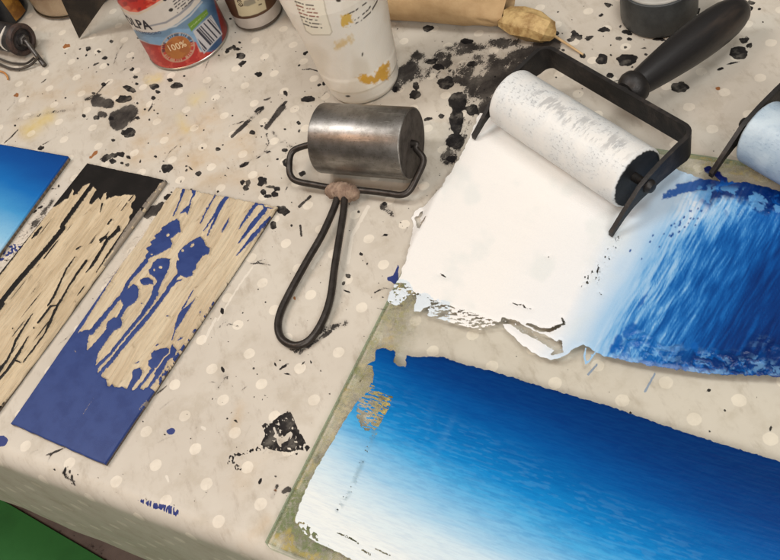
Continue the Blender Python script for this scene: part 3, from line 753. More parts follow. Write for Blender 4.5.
# --- lower patch: even blend from deep blue to white
def lower_ink():
    V, A, B, shp = sheet('ink', GA + G1 * .195 - G2 * .0, G1, G2, .178, .34, .00062, GT + .0003)
    x, y = proj(V)
    a = A + .195
    wx = x + (fbm(x * .3, y * .3, 151, 3) - .5) * 2.4; wy = y + (fbm(x * .3, y * .3, 152, 3) - .5) * 2.4
    top = [(375.6, 349), (383, 348), (395.4, 351.5), (393.6, 362), (398, 366), (406, 367), (406, 355), (415, 357), (427.7, 356), (444, 357), (460, 363), (492, 371), (530, 383), (570, 395), (612, 407), (660, 424), (712, 441), (782, 462), (900, 500)]
    left = [(900, 800), (470, 640), (383, 571), (348, 557.6), (330, 548), (320, 543.7), (312, 540), (303, 532), (294.8, 521), (299, 507), (308.7, 483), (322, 459), (336.6, 434.6), (345, 420), (354, 405.5), (362, 397), (369, 388), (372, 382), (374, 375), (373, 366), (366, 365), (375.6, 361)]
    sd = sd_poly(wx, wy, top + left, 14)
    # the scraped strip where the greenish glass shows between blue streaks
    br = sd_poly(wx, wy, off((320, 330), 5.57, [(285, 260), (308, 330), (345, 350), (405, 370), (392, 420), (360, 480), (330, 535), (290, 565), (240, 560), (210, 500), (200, 440), (235, 360)]))
    st = fbm(a * 1500, B * 330, 161, 3)
    ga = sst(372, 420, y)
    bare = np.minimum(br, (.585 - st) * 20)
    tail = sd_stroke(wx, wy, [(374, 432), (366, 452), (352, 488), (338, 510)], [3.5, 2.2, 2.5, 3])
    bare = np.maximum(bare, np.minimum(tail, (.30 - fbm(a * 900, B * 500, 163, 3)) * 16))
    smud = sst(-2, 3, tail) * sst(.40, .56, fbm(a * 420, B * 260, 164, 3))
    for p, r in (([(337, 533), (348, 537), (359, 543)], [.5, 1.3, .6]), ([(361, 550), (370, 554)], [.8, 1.0]), ([(375, 549), (390, 555)], [.5, .9]), ([(400, 562), (425, 573)], [.8, .9])):
        bare = np.maximum(bare, np.minimum(sd_stroke(wx, wy, p, r), (fbm(x * .8, y * .8, 165) - .34) * 8))
    cor = sd_poly(wx, wy, [(293, 522), (305, 522), (318, 536), (330, 545), (318, 546), (303, 536)])
    bare = np.maximum(bare, np.minimum(cor, (.47 - fbm(x * .35, y * .35, 166, 3)) * 14))
    cover = -bare + 0.0
    v0 = .2075 - .012 * sst(.05, -.02, B)                  # top edge along a
    tt = (a - v0) / .150
    l1 = fbm(B * 14, a * 120, 171, 3) - .5; l2 = fbm(B * 70, a * 620, 172, 3) - .5
    tt = tt + .05 * l1 + .030 * l2 - .24 * sst(.02, .33, B) + .05 + .06 * sst(.10, .0, B)
    col = ramp(tt, [(0, (0, 47, 108)), (.16, (0, 58, 126)), (.28, (0, 81, 154)), (.40, (2, 108, 180)), (.50, (18, 134, 204)), (.60, (74, 168, 222)), (.71, (146, 198, 230)), (.83, (204, 225, 236)), (1.0, (236, 239, 236))])
    # dry-roller flecks across the middle of the blend
    fl = sst(.50, .62, fbm(B * 150, a * 900, 173, 3)) * sst(.28, .42, tt) * sst(.80, .58, tt)
    col = mixc(col, LIN((0, 80, 156)), fl * .16)
    fl2 = sst(.55, .66, fbm(B * 130, a * 800, 174, 3)) * sst(.30, .42, tt) * sst(.8, .6, tt)
    col = mixc(col, LIN((130, 190, 228)), fl2 * .10)
    vs = sst(.56, .70, fbm(B * 60, a * 9, 175, 3)) * sst(.25, .45, tt) * sst(.9, .6, tt) * sst(.16, .05, B)
    col = mixc(col, LIN((120, 180, 222)), vs * .10)
    col = mixc(col, LIN((112, 138, 150)), smud * .42)
    dt = sst(5, 1, sd) * sst(.3, .1, tt)
    col = mixc(col, LIN((3, 44, 104)), dt * .7)
    ext = (l2 * .9 + fbm(B * 900, a * 900, 176) - .5) * .00010
    return film('ink_patch', V, A, B, shp, sd, cover, col, .00014, film_mat('lower_ink', .34, fine=(1.0, .11, 1), amt=.24, bd=.00010, spec=.07, sc=700), ext)


tag(lower_ink(), 'smooth thin ink patch blending from deep blue to white')


# --- dried greenish residue along the glass edges
def residue():
    V, A, B, shp = sheet('r', GA + G1 * .0015 + G2 * .0012, G1, G2, .3705, .34, .0009, GT + .00012)
    x, y = proj(V)
    a = A + .0015; b = B + .0012
    ed = np.minimum(np.minimum(b, .374 - a), a * .9)
    n = fbm(a * 60, b * 60, 201, 4); n2 = fbm(a * 190, b * 190, 202, 4)
    wl = .028 * sst(.07, .18, a) + .003
    m = sst(1.15, .35, b / wl + (n - .5) * .9) * .78 * sst(.08, .2, a)
    m = np.maximum(m, sst(.034, .010, .374 - a + (n - .5) * .02) * .8)
    m = np.maximum(m, sst(.024, .004, a + (n - .5) * .02) * .62 * sst(.10, .20, b + (n - .5) * .05))
    m = m * (.55 + .75 * sst(.3, .7, n2))
    col = mixc(ramp(n, [(.3, (168, 160, 122)), (.5, (156, 152, 110)), (.7, (182, 172, 140))]), LIN((96, 110, 56)), sst(.56, .66, fbm(a * 45, b * 45, 203, 3)) * .8)
    gr = sst(-14, 10, sd_stroke(x, y, [(288, 512), (300, 536), (318, 548)], 9, 20))
    col = mixc(col, LIN((92, 112, 50)), gr * .8); m = np.maximum(m, gr * .75)
    col = mixc(col, LIN((196, 166, 70)), sst(.60, .68, fbm(a * 70, b * 70, 204, 3)) * .5)
    dk = sst(.0035, .0012, ed + (n2 - .5) * .003)
    col = mixc(col, LIN((74, 70, 54)), dk * .75 * sst(.08, .2, a)); m = np.maximum(m, dk * .7 * sst(.08, .2, a))
    pt = sst(-9, 7, sd_stroke(x, y, [(374, 372), (386, 404), (374, 434), (368, 452)], [8, 12, 9, 4], 24))
    col = mixc(col, LIN((166, 154, 92)), pt * .8); m = np.maximum(m, pt * (.45 + .5 * sst(.35, .6, n2)))
    yel_ = sst(-3, 2, sd_stroke(x, y, [(391, 398), (384, 416), (376, 436)], [3, 4, 2], 10)); col = mixc(col, LIN((196, 176, 92)), yel_ * .8)
    brown = sst(-3, 3, sd_stroke(x, y, [(320, 455), (316, 461)], 2, 6)); col = mixc(col, LIN((70, 66, 56)), brown); m = np.maximum(m, brown * .8)
    t = NT('dried_residue')
    sh = t.bsdf(t.attr('col', True), .5, spec=.3, out=False)
    tr = t.n('ShaderNodeBsdfTransparent')
    nn = t.noise(t.coord(), 380, 5, .65)
    mx = t.n('ShaderNodeMixShader'); t.inp(mx, 0, t.math('MULTIPLY', t.attr('cover'), t.step(nn, .30, .60), clamp=True)); t.inp(mx, 1, tr.outputs[0]); t.inp(mx, 2, sh)
    t.surf(mx.outputs[0])
    F = grid_faces(*shp); F = F[(m[F] > .02).any(1)]
    used = np.unique(F); idx = np.full(len(V), -1); idx[used] = np.arange(len(used))
    return raw_mesh('dried_residue', V[used], idx[F], t.m, glass, True, dict(cover=m[used]), dict(col=col[used]))


residue()

# ================================================================== lino blocks
def quad_grid(c, st):
    """bilinear grid over four world corners (bl, br, tr, tl); a skirt row on every side drops to the table"""
    c = [np.array(p[:2]) for p in c]
    lu = np.linalg.norm(c[1] - c[0]); lv = np.linalg.norm(c[3] - c[0])
    nu = int(lu / st); nv = int(lv / st)
    u = np.concatenate([[0], np.linspace(0, 1, nu), [1]]); v = np.concatenate([[0], np.linspace(0, 1, nv), [1]])
    U, Vv = np.meshgrid(u, v, indexing='ij')
    sk = np.zeros(U.shape, bool); sk[0] = sk[-1] = True; sk[:, 0] = sk[:, -1] = True
    xy = (c[0] * (1 - U)[..., None] + c[1] * U[..., None]) * (1 - Vv)[..., None] + (c[3] * (1 - U)[..., None] + c[2] * U[..., None]) * Vv[..., None]
    return xy.reshape(-1, 2), U.ravel() * lu, Vv.ravel() * lv, lu, lv, sk.ravel(), U.shape


def lino_mat(name, ink, ink2, tan1, tan2, rough):
    t = NT(name); l = t.attr('loc', True)
    g = t.noise(t.vmath('MULTIPLY', l, (1, .045, 1)), 300, 4, .62, .3); g2 = t.noise(t.vmath('MULTIPLY', l, (1, .12, 1)), 110, 4, .6); f = t.noise(l, 1500, 3, .6)
    wob = t.math('MULTIPLY', t.math('SUBTRACT', t.noise(l, 1100, 3, .6), .5), .9)
    cv = t.step(t.math('ADD', t.attr('carved'), wob), -.22, .22)
    tan = t.mix(t.step(g2, .35, .65), tan1, tan2)
    tan = t.mix(t.math('MULTIPLY', t.step(g, .50, .70), .30), tan, tuple(x * .62 for x in tan1))
    tan = t.mix(t.math('MULTIPLY', t.math('MULTIPLY', t.step(t.attr('ridge'), .35, .8), t.step(g2, .40, .62)), .60), tan, lin(112, 92, 66))
    inkc = t.mix(t.step(t.noise(l, 60, 4, .6), .4, .65), ink, ink2)
    colr = t.mix(cv, inkc, tan)
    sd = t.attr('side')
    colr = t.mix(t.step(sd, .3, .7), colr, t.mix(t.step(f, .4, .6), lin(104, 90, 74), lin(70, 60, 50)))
    pl = t.step(t.math('ADD', t.attr('pale'), wob), -.2, .2)
    colr = t.mix(t.math('MULTIPLY', pl, .85), colr, lin(134, 124, 112))
    r = t.mix(cv, (rough, rough, rough), (.75, .75, .75))
    b = t.bump(t.math('ADD', t.math('MULTIPLY', t.math('MULTIPLY', g, cv), 1.0), t.math('MULTIPLY', f, .16)), .0006)
    t.bsdf(colr, t.n('ShaderNodeSeparateColor', i_Color=r).outputs[0], 0, b, .22)
    return t.m


def worley(u, v, s):
    iu, iv = np.floor(u), np.floor(v); f1 = np.full(u.shape, 9.0); f2 = np.full(u.shape, 9.0)
    for a in (-1, 0, 1):
        for b in (-1, 0, 1):
            cu, cv = iu + a, iv + b
            d = np.hypot(cu + .15 + .7 * _h(cu, cv, s) - u, cv + .1 + .8 * _h(cu, cv, s + 7) - v)
            f2 = np.where(d < f1, f1, np.minimum(f2, d)); f1 = np.minimum(f1, d)
    return f1, f2


def lino(name, corners, h, field, mat, depth=.0011):
    xy, LU, LV, lu, lv, sk, shp = quad_grid(corners, .0005)
    z0 = np.full(len(xy), h)
    x, y = proj(np.concatenate([xy, z0[:, None]], -1))
    carved, pale = field(x, y, LU, LV)
    din = np.minimum(np.minimum(LU, lu - LU), np.minimum(LV, lv - LV))
    bu = LU + (fbm(LU * 20, LV * 12, 304, 2) - .5) * .010
    f1, f2 = worley(bu * 230, LV * 13, 301); ridg = np.clip((f2 - f1) * 1.9, 0, 1) ** .6
    f1, f2 = worley(bu * 520 + 9, LV * 34, 305); ridg = .72 * ridg + .28 * np.clip((f2 - f1) * 1.7, 0, 1)
    z = h - (depth - .0010 + .0027 * ridg) * sst(-.6, 1.4, carved)
    z = z + (fbm(LU * 12, LV * 12, 302, 2) - .5) * .0008
    jit = (fbm(LU * 160, LV * 160, 303, 3) - .5) * .0011 * (din < .0004)
    z = np.where(sk, .0003, z - .0005 * (din < .0004))
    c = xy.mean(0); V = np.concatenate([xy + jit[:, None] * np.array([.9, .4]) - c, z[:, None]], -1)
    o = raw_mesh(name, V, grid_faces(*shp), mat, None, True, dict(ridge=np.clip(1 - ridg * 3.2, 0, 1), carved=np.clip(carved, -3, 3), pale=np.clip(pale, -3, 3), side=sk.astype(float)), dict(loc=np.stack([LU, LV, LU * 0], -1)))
    o.location = (c[0], c[1], 0)
    return o


def blue_field(x, y, U, V):
    wx = x + (fbm(x * .5, y * .5, 311, 3) - .5) * 1.6; wy = y + (fbm(x * .5, y * .5, 312, 3) - .5) * 1.6
    big = [(78, 333), (85, 329.5), (90, 330), (88, 340), (86.5, 349), (88.5, 351), (94, 345), (99, 350), (95.5, 366), (98, 369), (97, 373), (100.5, 374), (103, 378), (106, 379), (107, 385), (109, 386), (112, 384), (115, 387), (119, 387), (122, 386), (126, 388.5), (130, 388), (132, 390), (136, 388), (139, 387), (143, 390), (146, 387), (150, 388), (154, 390), (158, 388), (165, 392),
           (300, 205), (277, 190), (176, 170), (160, 200)]
    c = sd_poly(wx, wy, big, 14)
    Z7, Z6, Z5, Z8 = (80, 290), (120, 210), (160, 180), (80, 330)
    S = lambda L, o: off(o, 6.5, L)
    ink = np.full(x.shape, -10.0)
    for p, r in (
        (S([(70, 275), (180, 140), (280, 20)], Z7) + S([(60, 455), (170, 330)], Z6), [2.6, 1.9, 1.9, 1.7, 2.2]),
        (S([(60, 420), (110, 370), (170, 290), (215, 235)], Z7), [4.4, 4.4, 3.6, 3.6]),
        (S([(250, 180), (290, 110), (330, 60)], Z7), [2.0, 2.2, 3.5]),
        (S([(100, 510), (190, 420), (280, 310), (400, 160), (450, 90), (490, 20)], Z7), [1.6, 1.5, 1.5, 2.0, 2.6, 3.2]),
        (S([(120, 550), (210, 450), (320, 310), (450, 160), (570, 0)], Z7) + S([(310, 510), (340, 480), (360, 440), (385, 415)], Z6), [1.8, 1.9, 2.1, 2.2, 1.9, 2.0, 2.6, 1.8, 1.5]),
        (S([(335, 480), (360, 465), (400, 452)], Z6), [1.5, 1.1, .6]),
        (S([(400, 350), (440, 295), (475, 250)], Z8), [1.0, 1.4, 1.6]), (S([(380, 372), (400, 345)], Z8), [1.2, 1.0]),
        (S([(440, 380), (490, 310), (530, 240)], Z8), [1.4, 1.9, 2.6]), (S([(320, 380), (340, 340), (365, 300)], Z8), [2.4, 2.6, 4]),
        (S([(150, 65), (130, 130), (85, 230)], Z5), [1.6, .9, .7]), (S([(360, 95), (310, 180), (262, 280)], Z5), [.5, .8, .6]),
        (S([(450, 245), (425, 295), (400, 340)], Z5), [.4, 1.0, .3]), (S([(625, 155), (570, 230), (510, 320)], Z5), [1.8, 1.5, .3]),
        (S([(620, 155), (665, 160), (685, 185)], Z5), [.8, .7, .9]), (S([(685, 190), (600, 290), (510, 410)], Z5), [2.0, 2.4, .5]), (S([(715, 240), (600, 370), (497, 490)], Z5), [.9, 2.2, .5]), (S([(690, 180), (735, 183)], Z5), [.5, .4]),
        (S([(735, 0), (700, 60), (665, 120)], Z7), [.5, .6, .9]),
    ):
        ink = np.maximum(ink, sd_stroke(wx, wy, p, r))
    for P, o in (
        ([(370, 55), (385, 70), (392, 140), (360, 160), (325, 188), (340, 212), (325, 245), (250, 285), (210, 300), (172, 332), (163, 300), (185, 268), (168, 250), (205, 222), (195, 205), (232, 180), (222, 165), (270, 130), (268, 115), (300, 95), (330, 75)], Z6),
        ([(520, 170), (545, 200), (555, 230), (585, 250), (575, 285), (530, 300), (520, 325), (495, 352), (490, 385), (470, 400), (470, 425), (430, 440), (405, 428), (375, 412), (360, 345), (378, 310), (372, 280), (400, 245), (430, 225), (455, 205)], Z6),
        ([(215, 335), (240, 318), (270, 308), (320, 315), (325, 345), (312, 385), (300, 415), (270, 470), (245, 530), (220, 560), (200, 556), (215, 500), (240, 462), (225, 440), (190, 420), (188, 385), (210, 362)], Z6),
        ([(130, 455), (150, 440), (185, 436), (215, 460), (218, 485), (190, 480), (150, 490), (135, 478)], Z6),
        ([(85, 478), (112, 490), (122, 515), (105, 560), (60, 590), (10, 600), (0, 570), (40, 520)], Z6),
        ([(220, 175), (262, 180), (275, 215), (260, 245), (225, 262), (195, 265), (168, 245), (180, 205)], Z7),
        ([(300, 10), (340, -15), (380, 5), (378, 45), (350, 85), (300, 115), (275, 90), (280, 45)], Z7),
        ([(440, 460), (465, 440), (458, 410), (485, 392), (520, 380), (560, 374), (585, 382), (597, 350), (625, 385), (612, 430), (590, 445), (565, 460), (550, 500), (510, 555), (480, 545), (500, 500), (465, 508), (445, 490)], Z7),
        ([(335, 270), (360, 250), (385, 240), (402, 262), (395, 300), (365, 325), (345, 315)], Z8),
        ([(755, 42), (725, 90), (700, 130), (660, 200), (618, 262), (600, 325), (592, 322), (612, 250), (628, 180), (650, 140), (690, 110)], Z7),
        ([(190, 45), (236, 55), (228, 90), (205, 130), (190, 180), (178, 225), (165, 205), (122, 222), (148, 190), (182, 165), (200, 120), (210, 90), (205, 65)], Z5),
        ([(430, 95), (448, 108), (428, 135), (400, 180), (372, 240), (345, 290), (310, 358), (306, 350), (335, 285), (352, 240), (282, 335), (278, 330), (350, 222), (380, 160), (405, 122)], Z5),
    ):
        ink = np.maximum(ink, sd_poly(wx, wy, off(o, 6.5, P)))
    pit = np.full(x.shape, -10.0)                          # little pale cuts inside the blue shapes
    for q in ((470, 228, 16, 8, -40), (405, 263, 8, 9, 0), (378, 320, 5, 8, 0), (310, 162, 12, 8, -35), (262, 372, 12, 9, 0), (222, 390, 6, 8, 0), (215, 440, 30, 8, 45), (205, 288, 7, 5, 0)):
        pit = np.maximum(pit, sd_blob(x, y, 120 + q[0] / 6.5, 210 + q[1] / 6.5, q[2] / 6.5, q[3] / 6.5, q[4], .3, q[0]))
    crack = sd_stroke(x, y, off(Z8, 6.5, [(582, 118), (580, 150), (545, 178), (525, 210), (500, 245)]), .55)
    ink = np.minimum(ink, -crack)
    for q in ((500, 355, 10, 5, -30), (370, 470, 18, 5, -20), (650, 315, 20, 5, -35), (740, 260, 14, 4, -50), (565, 170, 7, 5, 0), (400, 85, 4, 4, 0), (780, 145, 5, 10, 0)):
        ink = np.maximum(ink, sd_blob(wx, wy, 80 + q[0] / 6.5, 290 + q[1] / 6.5, q[2] / 6.5, q[3] / 6.5, q[4], .5, q[0]))
    for q in ((310, 355, 7, 7, 0), (85, 228, 5, 5, 0), (492, 430, 0, 0, 0)):
        if q[2]: ink = np.maximum(ink, sd_blob(wx, wy, 160 + q[0] / 6.5, 180 + q[1] / 6.5, q[2] / 6.5, q[3] / 6.5, 0, .4, q[0]))
    sc = np.minimum(sd_stroke(wx, wy, [(155, 387), (196, 330), (240, 266)], [3.2, 2.0, 1.6]), (fbm(x * .35, y * .35, 322, 3) - .55) * 12)
    ink = np.maximum(ink, sc)
    c = np.minimum(c, -ink)
    c = np.maximum(c, pit)
    pale = np.full(x.shape, -10.0)
    for p, r in (([(140, 409), (146, 401)], .8), ([(131, 455), (118, 461)], .3), ([(83, 414), (96, 395)], .25), ([(75, 351), (76, 352)], .6)):
        pale = np.maximum(pale, np.minimum(sd_stroke(wx, wy, p, r), (fbm(x * .9, y * .9, 323) - .42) * 6))
    return c, pale


def black_field(x, y, U, V):
    wx = x + (fbm(x * .5, y * .5, 331, 3) - .5) * 1.1; wy = y + (fbm(x * .5, y * .5, 332, 3) - .5) * 1.1
    Za, Zb, Zc, Zd = (0, 140), (80, 150), (0, 220), (0, 300)
    S = lambda L, o: off(o, 6.5, L)
    big = [(30, 236), (52, 207)] + S([(358, 432), (395, 405), (420, 385), (445, 378), (455, 350), (470, 318), (478, 330), (470, 355), (500, 352), (520, 320), (548, 292), (585, 280), (600, 290), (612, 312), (625, 320), (612, 345), (590, 380), (578, 410), (592, 420), (612, 400), (640, 372), (655, 392), (672, 352), (690, 340), (690, 390), (712, 372)], Za) + \
        S([(205, 312), (225, 297), (262, 300), (290, 290), (322, 292), (355, 290), (362, 310), (350, 330), (335, 345), (330, 370), (342, 385), (338, 408), (318, 430), (318, 445), (340, 450), (400, 400), (520, 215), (570, 200)], Zb) + [(190, 200), (60, 420), (-200, 700), (-220, 560)]
    c = sd_poly(wx, wy, big, 14)
    # black strip left standing beside the bevelled right edge
    ink = np.full(x.shape, -10.0)
    for p, r in (
        (S([(600, 285), (500, 420), (400, 559)], Za) + S([(410, 50), (300, 185), (230, 265), (120, 390), (0, 540), (-120, 680)], Zc), [2.0, 2.1, 2.2, 2.4, 2.3, 2.3, 2.6, 2.5, 2.5]),
        (S([(560, 265), (500, 350), (440, 440), (380, 550)], Zc) + S([(330, 40), (245, 145)], Zd), [1.3, 1.2, 1.0, .7, 1.0, 1.1]),
        (S([(770, 60), (730, 100), (695, 130), (660, 195), (620, 260), (600, 290), (560, 340)], Zc), [2.2, 1.8, 1.6, 1.5, 1.7, 1.5, .5]),
        (S([(485, 240), (430, 320), (380, 430), (345, 500), (310, 555)], Zc), [.5, .8, 1.0, 1.0, .9]),
        (S([(650, 130), (685, 112)], Zc), [1.2, 1.8]), (S([(265, 45), (230, 90), (205, 120)], Zc), [.9, 1.7, .4]), (S([(495, 190), (520, 172)], Zc), [.9, .7]),
        (S([(390, 0), (350, 80), (310, 170), (285, 225)], Zd), [.8, 1.4, 1.5, .6]),
        (S([(210, 90), (150, 180), (100, 265), (75, 330), (45, 390), (0, 455), (-60, 540)], Zd), [.5, .9, 1.2, 1.1, 1.0, 1.2, 1.4]),
        (S([(182, 235), (140, 310), (95, 380), (40, 460), (0, 505), (-60, 570)], Zd), [.5, 1.2, 1.6, 1.3, 1.4, 1.5]),
        (S([(282, 228), (220, 310), (150, 400)], Zd), [.9, .8, .6]), (S([(100, 390), (130, 405)], Zd), [1.0, .5]), (S([(20, 20), (0, 45), (-60, 110)], Zd), [1.6, 2.4, 2.6]), (S([(218, 178), (219, 180)], Zd), [.9, .9]), (S([(80, 185), (82, 188)], Zd), [.7, .6]),
        (S([(520, 120), (480, 60)], Zd), [.6, .5]), (S([(545, 40), (480, 120), (385, 230), (270, 360), (200, 440), (130, 540), (0, 700)], Zd), [1.6, 1.0, .8, .8, 1.2, 1.2, 1.2]),
        (S([(200, 455), (180, 480)], Zb), [1.2, .8]), (S([(250, 500), (215, 555)], Zb), [1.3, .8]), (S([(145, 350), (130, 400)], Zb), [1.0, .5]),
    ):
        ink = np.maximum(ink, sd_stroke(wx, wy, p, r))
    ink = np.maximum(ink, np.minimum(sd_stroke(wx, wy, [(133, 217), (128, 226), (112, 248), (96, 272)], [2.2, 1.4, 1.0, .4]), 9))
    ch = np.where(fbm(U * 40, V * 40, 334) > .42, (fbm(U * 330, V * 22, 333, 3) - .79) * 10, -10)
    ink = np.maximum(ink, np.minimum(ch, .6))
    c = np.minimum(c, -ink)
    pale = np.full(x.shape, -10.0)                        # bare grey bevel down the right edge
    bev = sd_stroke(wx, wy, [(164.5, 181), (147, 203.5), (130, 227), (114, 249)], [1.4, 2.3, 2.6, 1.2])
    pale = np.maximum(pale, np.minimum(bev, (fbm(x * .22, y * .22, 336, 3) - .30) * 10))
    bev2 = sd_stroke(wx, wy, [(130, 236), (110, 262), (88, 292)], [2.5, 5, 2])
    pale = np.maximum(pale, np.minimum(bev2, (fbm(U * 260, V * 40, 337, 3) - .60) * 12))
    return c, pale


zt = .0040
bc = [W(10.5, 423, zt), W(104.5, 464, zt), W(277, 206, zt), W(175, 186, zt)]
blue_lino = lino('lino_block', bc, zt, blue_field, lino_mat('blue_inked_lino', lin(50, 68, 122), lin(42, 59, 112), lin(202, 187, 160), lin(188, 170, 142), .36))
tag(blue_lino, 'carved lino block inked royal blue with tan gouged floral shapes', 'lino block', 'lino blocks on the oilcloth')
tl, tr_ = W(87, 163, zt), W(166, 180, zt); e = (W(0, 406, zt) - tr_) * 1.12
black_lino = lino('lino_block', [tl + e * 1.0, tr_ + e, tr_, tl], zt, black_field, lino_mat('black_inked_lino', lin(20, 17, 15), lin(28, 24, 22), lin(202, 185, 156), lin(186, 167, 137), .5))
tag(black_lino, 'carved lino block inked black at its end with long tan gouged strips', 'lino block', 'lino blocks on the oilcloth')


def fade_block():
    h = .0052
    a = W(68, 156, h); l = (W(0, 144, h) - a) * 1.35; d = (W(0, 250, h) - a) * 1.35
    xy, U, V, lu, lv, sk, shp = quad_grid([a + l + d, a + d, a, a + l], .0012)
    t = (lv - V) / np.linalg.norm(W(0, 250, h) - a)
    x, y = proj(np.concatenate([xy, np.full((len(xy), 1), h)], -1))
    t = t * .82 + .16 * (lu - U) / lu + .07 * (fbm(U * 40, V * 90, 401, 4) - .5) + .03
    col = ramp(t, [(0, (4, 62, 134)), (.22, (8, 80, 158)), (.40, (20, 112, 190)), (.58, (70, 156, 214)), (.76, (140, 198, 232)), (.95, (206, 228, 240)), (1.3, (236, 238, 236))])
    din = np.minimum(np.minimum(U, lu - U), np.minimum(V, lv - V))
    z = np.where(sk, .0003, h - .0004 * (din < .0006))
    c = xy.mean(0)
    t = NT('faded_blue_block'); l_ = t.attr('loc', True)
    n = t.noise(l_, 500, 4, .6)
    colr = t.mix(t.math('MULTIPLY', t.step(n, .5, .7), .12), t.attr('col', True), lin(10, 90, 170))
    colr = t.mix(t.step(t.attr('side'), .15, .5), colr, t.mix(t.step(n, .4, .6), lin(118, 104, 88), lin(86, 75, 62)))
    t.bsdf(colr, .38, 0, t.bump(n, .0001), .2)
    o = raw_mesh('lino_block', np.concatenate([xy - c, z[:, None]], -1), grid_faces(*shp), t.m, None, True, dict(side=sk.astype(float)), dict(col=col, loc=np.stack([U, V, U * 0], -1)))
    o.location = (c[0], c[1], 0)
    tag(o, 'uncarved lino block rolled with ink fading from deep blue to pale blue', 'lino block', 'lino blocks on the oilcloth')


fade_block()

# ================================================================== steel hand roller with wire handle
def steel_roller():
    c = np.array([.02621, .53604, .0290]); th = -.63575; Ln = .0790; R = .0287
    ax = np.array([math.cos(th), math.sin(th), 0]); pf = np.array([math.sin(th), -math.cos(th), 0])   # pf: towards the handle
    root = empty('hand_roller', (c[0], c[1], 0))
    tag(root, 'heavy steel cylinder roller with bent wire loop handle wrapped in tape', 'roller')
    t = NT('turned_steel'); v = t.coord()
    n1 = t.noise(t.vmath('MULTIPLY', v, (1, 1, .12)), 300, 4, .65); n2 = t.noise(v, 55, 5, .65); n3 = t.noise(v, 700, 3, .7)
    colr = t.mix(t.step(n2, .38, .66), (.30, .285, .265), (.17, .158, .142))
    colr = t.mix(t.math('MULTIPLY', t.step(n3, .57, .70), .6), colr, (.08, .065, .05))
    colr = t.mix(t.math('MULTIPLY', t.step(n1, .58, .66), .35), colr, (.46, .44, .41))
    r = t.math('ADD', .28, t.math('MULTIPLY', n2, .18))
    t.bsdf(colr, r, .92, t.bump(t.math('ADD', n1, t.math('MULTIPLY', n3, .5)), .00006), .5)
    rust = simple('dark_steel_face', (.085, .070, .060), (.036, .029, .024), .6, .4, sc=120, bd=.0003)
    wire = simple('blackened_wire', (.050, .042, .036), (.028, .022, .018), .42, .6, sc=150, bd=.0002)
    tape = simple('old_tape', lin(158, 134, 114), lin(122, 98, 82), .85, sc=160, bd=.0012)
    def rel(p): return Vector(np.asarray(p, float) - [c[0], c[1], 0])
    m = axis_m(rel(c), ax)
    bm = bmesh.new(); h = Ln / 2
    lathe(bm, [(R - .0012, -h + .0002), (R - .0003, -h + .0006), (R, -h + .0016), (R, h - .0016), (R - .0003, h - .0006), (R - .0012, h - .0002)], None, 96, False)
    o = bm_obj('cylinder', bm, t.m, root); o.matrix_local = m
    for s in (-1, 1):
        bm = bmesh.new(); lathe(bm, [(.0032, s * (h - .003)), (.0034, s * (h - .0006)), (R - .0012, s * (h - .0002))], None, 64, False); bm_obj('end_face', bm, rust, o)
    r = .0027
    L0 = c - ax * (h - .006); L1 = c - ax * (h + .004)
    R0 = c + ax * (h - .006); R1 = c + ax * (h + .0035)
    def at(p, z): return W(p[0], p[1], z)
    barL, barR = at((331, 187.5), .0085), at((372, 191.5), .0085)
    left = [L0, L1, L1 - ax * .002 + pf * .004 + [0, 0, -.002], at((293, 151), .0215), at((289.3, 168), .0155), at((291.5, 177), .0115), at((298, 181.5), .0098), at((313, 184.5), .009), barL]
    right = [barR, at((388, 193.5), .0088), at((401, 195), .0092), at((409.5, 190.5), .0105), at((417, 177), .0160), at((423.5, 160), .0225), R1 + pf * .003 + [0, 0, -.002], R1, R0]
    bm = bmesh.new(); tube(bm, [rel(p) for p in spline(left + right, 8)], r, 14); bm_obj('wire_frame', bm, wire, root)
    loop = [at((337.5, 195), .0088), at((334.5, 207), .0082), at((322.5, 234), .0072), at((307, 261), .0060), at((291, 290), .0046), at((280.5, 312), .0036), at((278, 328), .0032), at((283, 340), .0030), at((296, 345.5), .0030), at((310.5, 339), .0032), at((323, 320), .0040), at((330.5, 297), .0050), at((334.5, 268), .0062), at((339, 240), .0074), at((342, 222), .0080), at((344, 207), .0086), at((344.5, 195), .0092)]
    bm = bmesh.new(); tube(bm, [rel(p) for p in spline(loop, 9)], r * 1.08, 14); bm_obj('handle_loop', bm, wire, root)
    # lumpy binding round the joint
    bm = bmesh.new()
    p0, p1 = at((327, 188), .0090), at((360, 192), .0090); dd = p1 - p0
    pts = [p0 + dd * k / 40 for k in range(41)]
    rr = [.0078 * (max(.001, 1 - abs((k - 20) / 20.6) ** 3.2)) ** .5 + .00045 * math.sin(k * 1.15 + .7 * math.sin(k * .4)) for k in range(41)]
    tube(bm, [rel(p + pf * .0022) for p in pts], rr, 22)
    for vtx in bm.verts:
        q = vtx.co * 260
        vtx.co += Vector((math.sin(q.x * 1.7 + q.z), math.cos(q.y * 1.3 + q.x), math.sin(q.z * 2.1 + q.y))) * .0006 + Vector((math.sin(q.x * 3.1 + q.y * 2), math.cos(q.y * 4.3), math.sin(q.z * 5.1 + q.x * 3))) * .0003
    o = bm_obj('tape_wrap', bm, tape, root)


steel_roller()


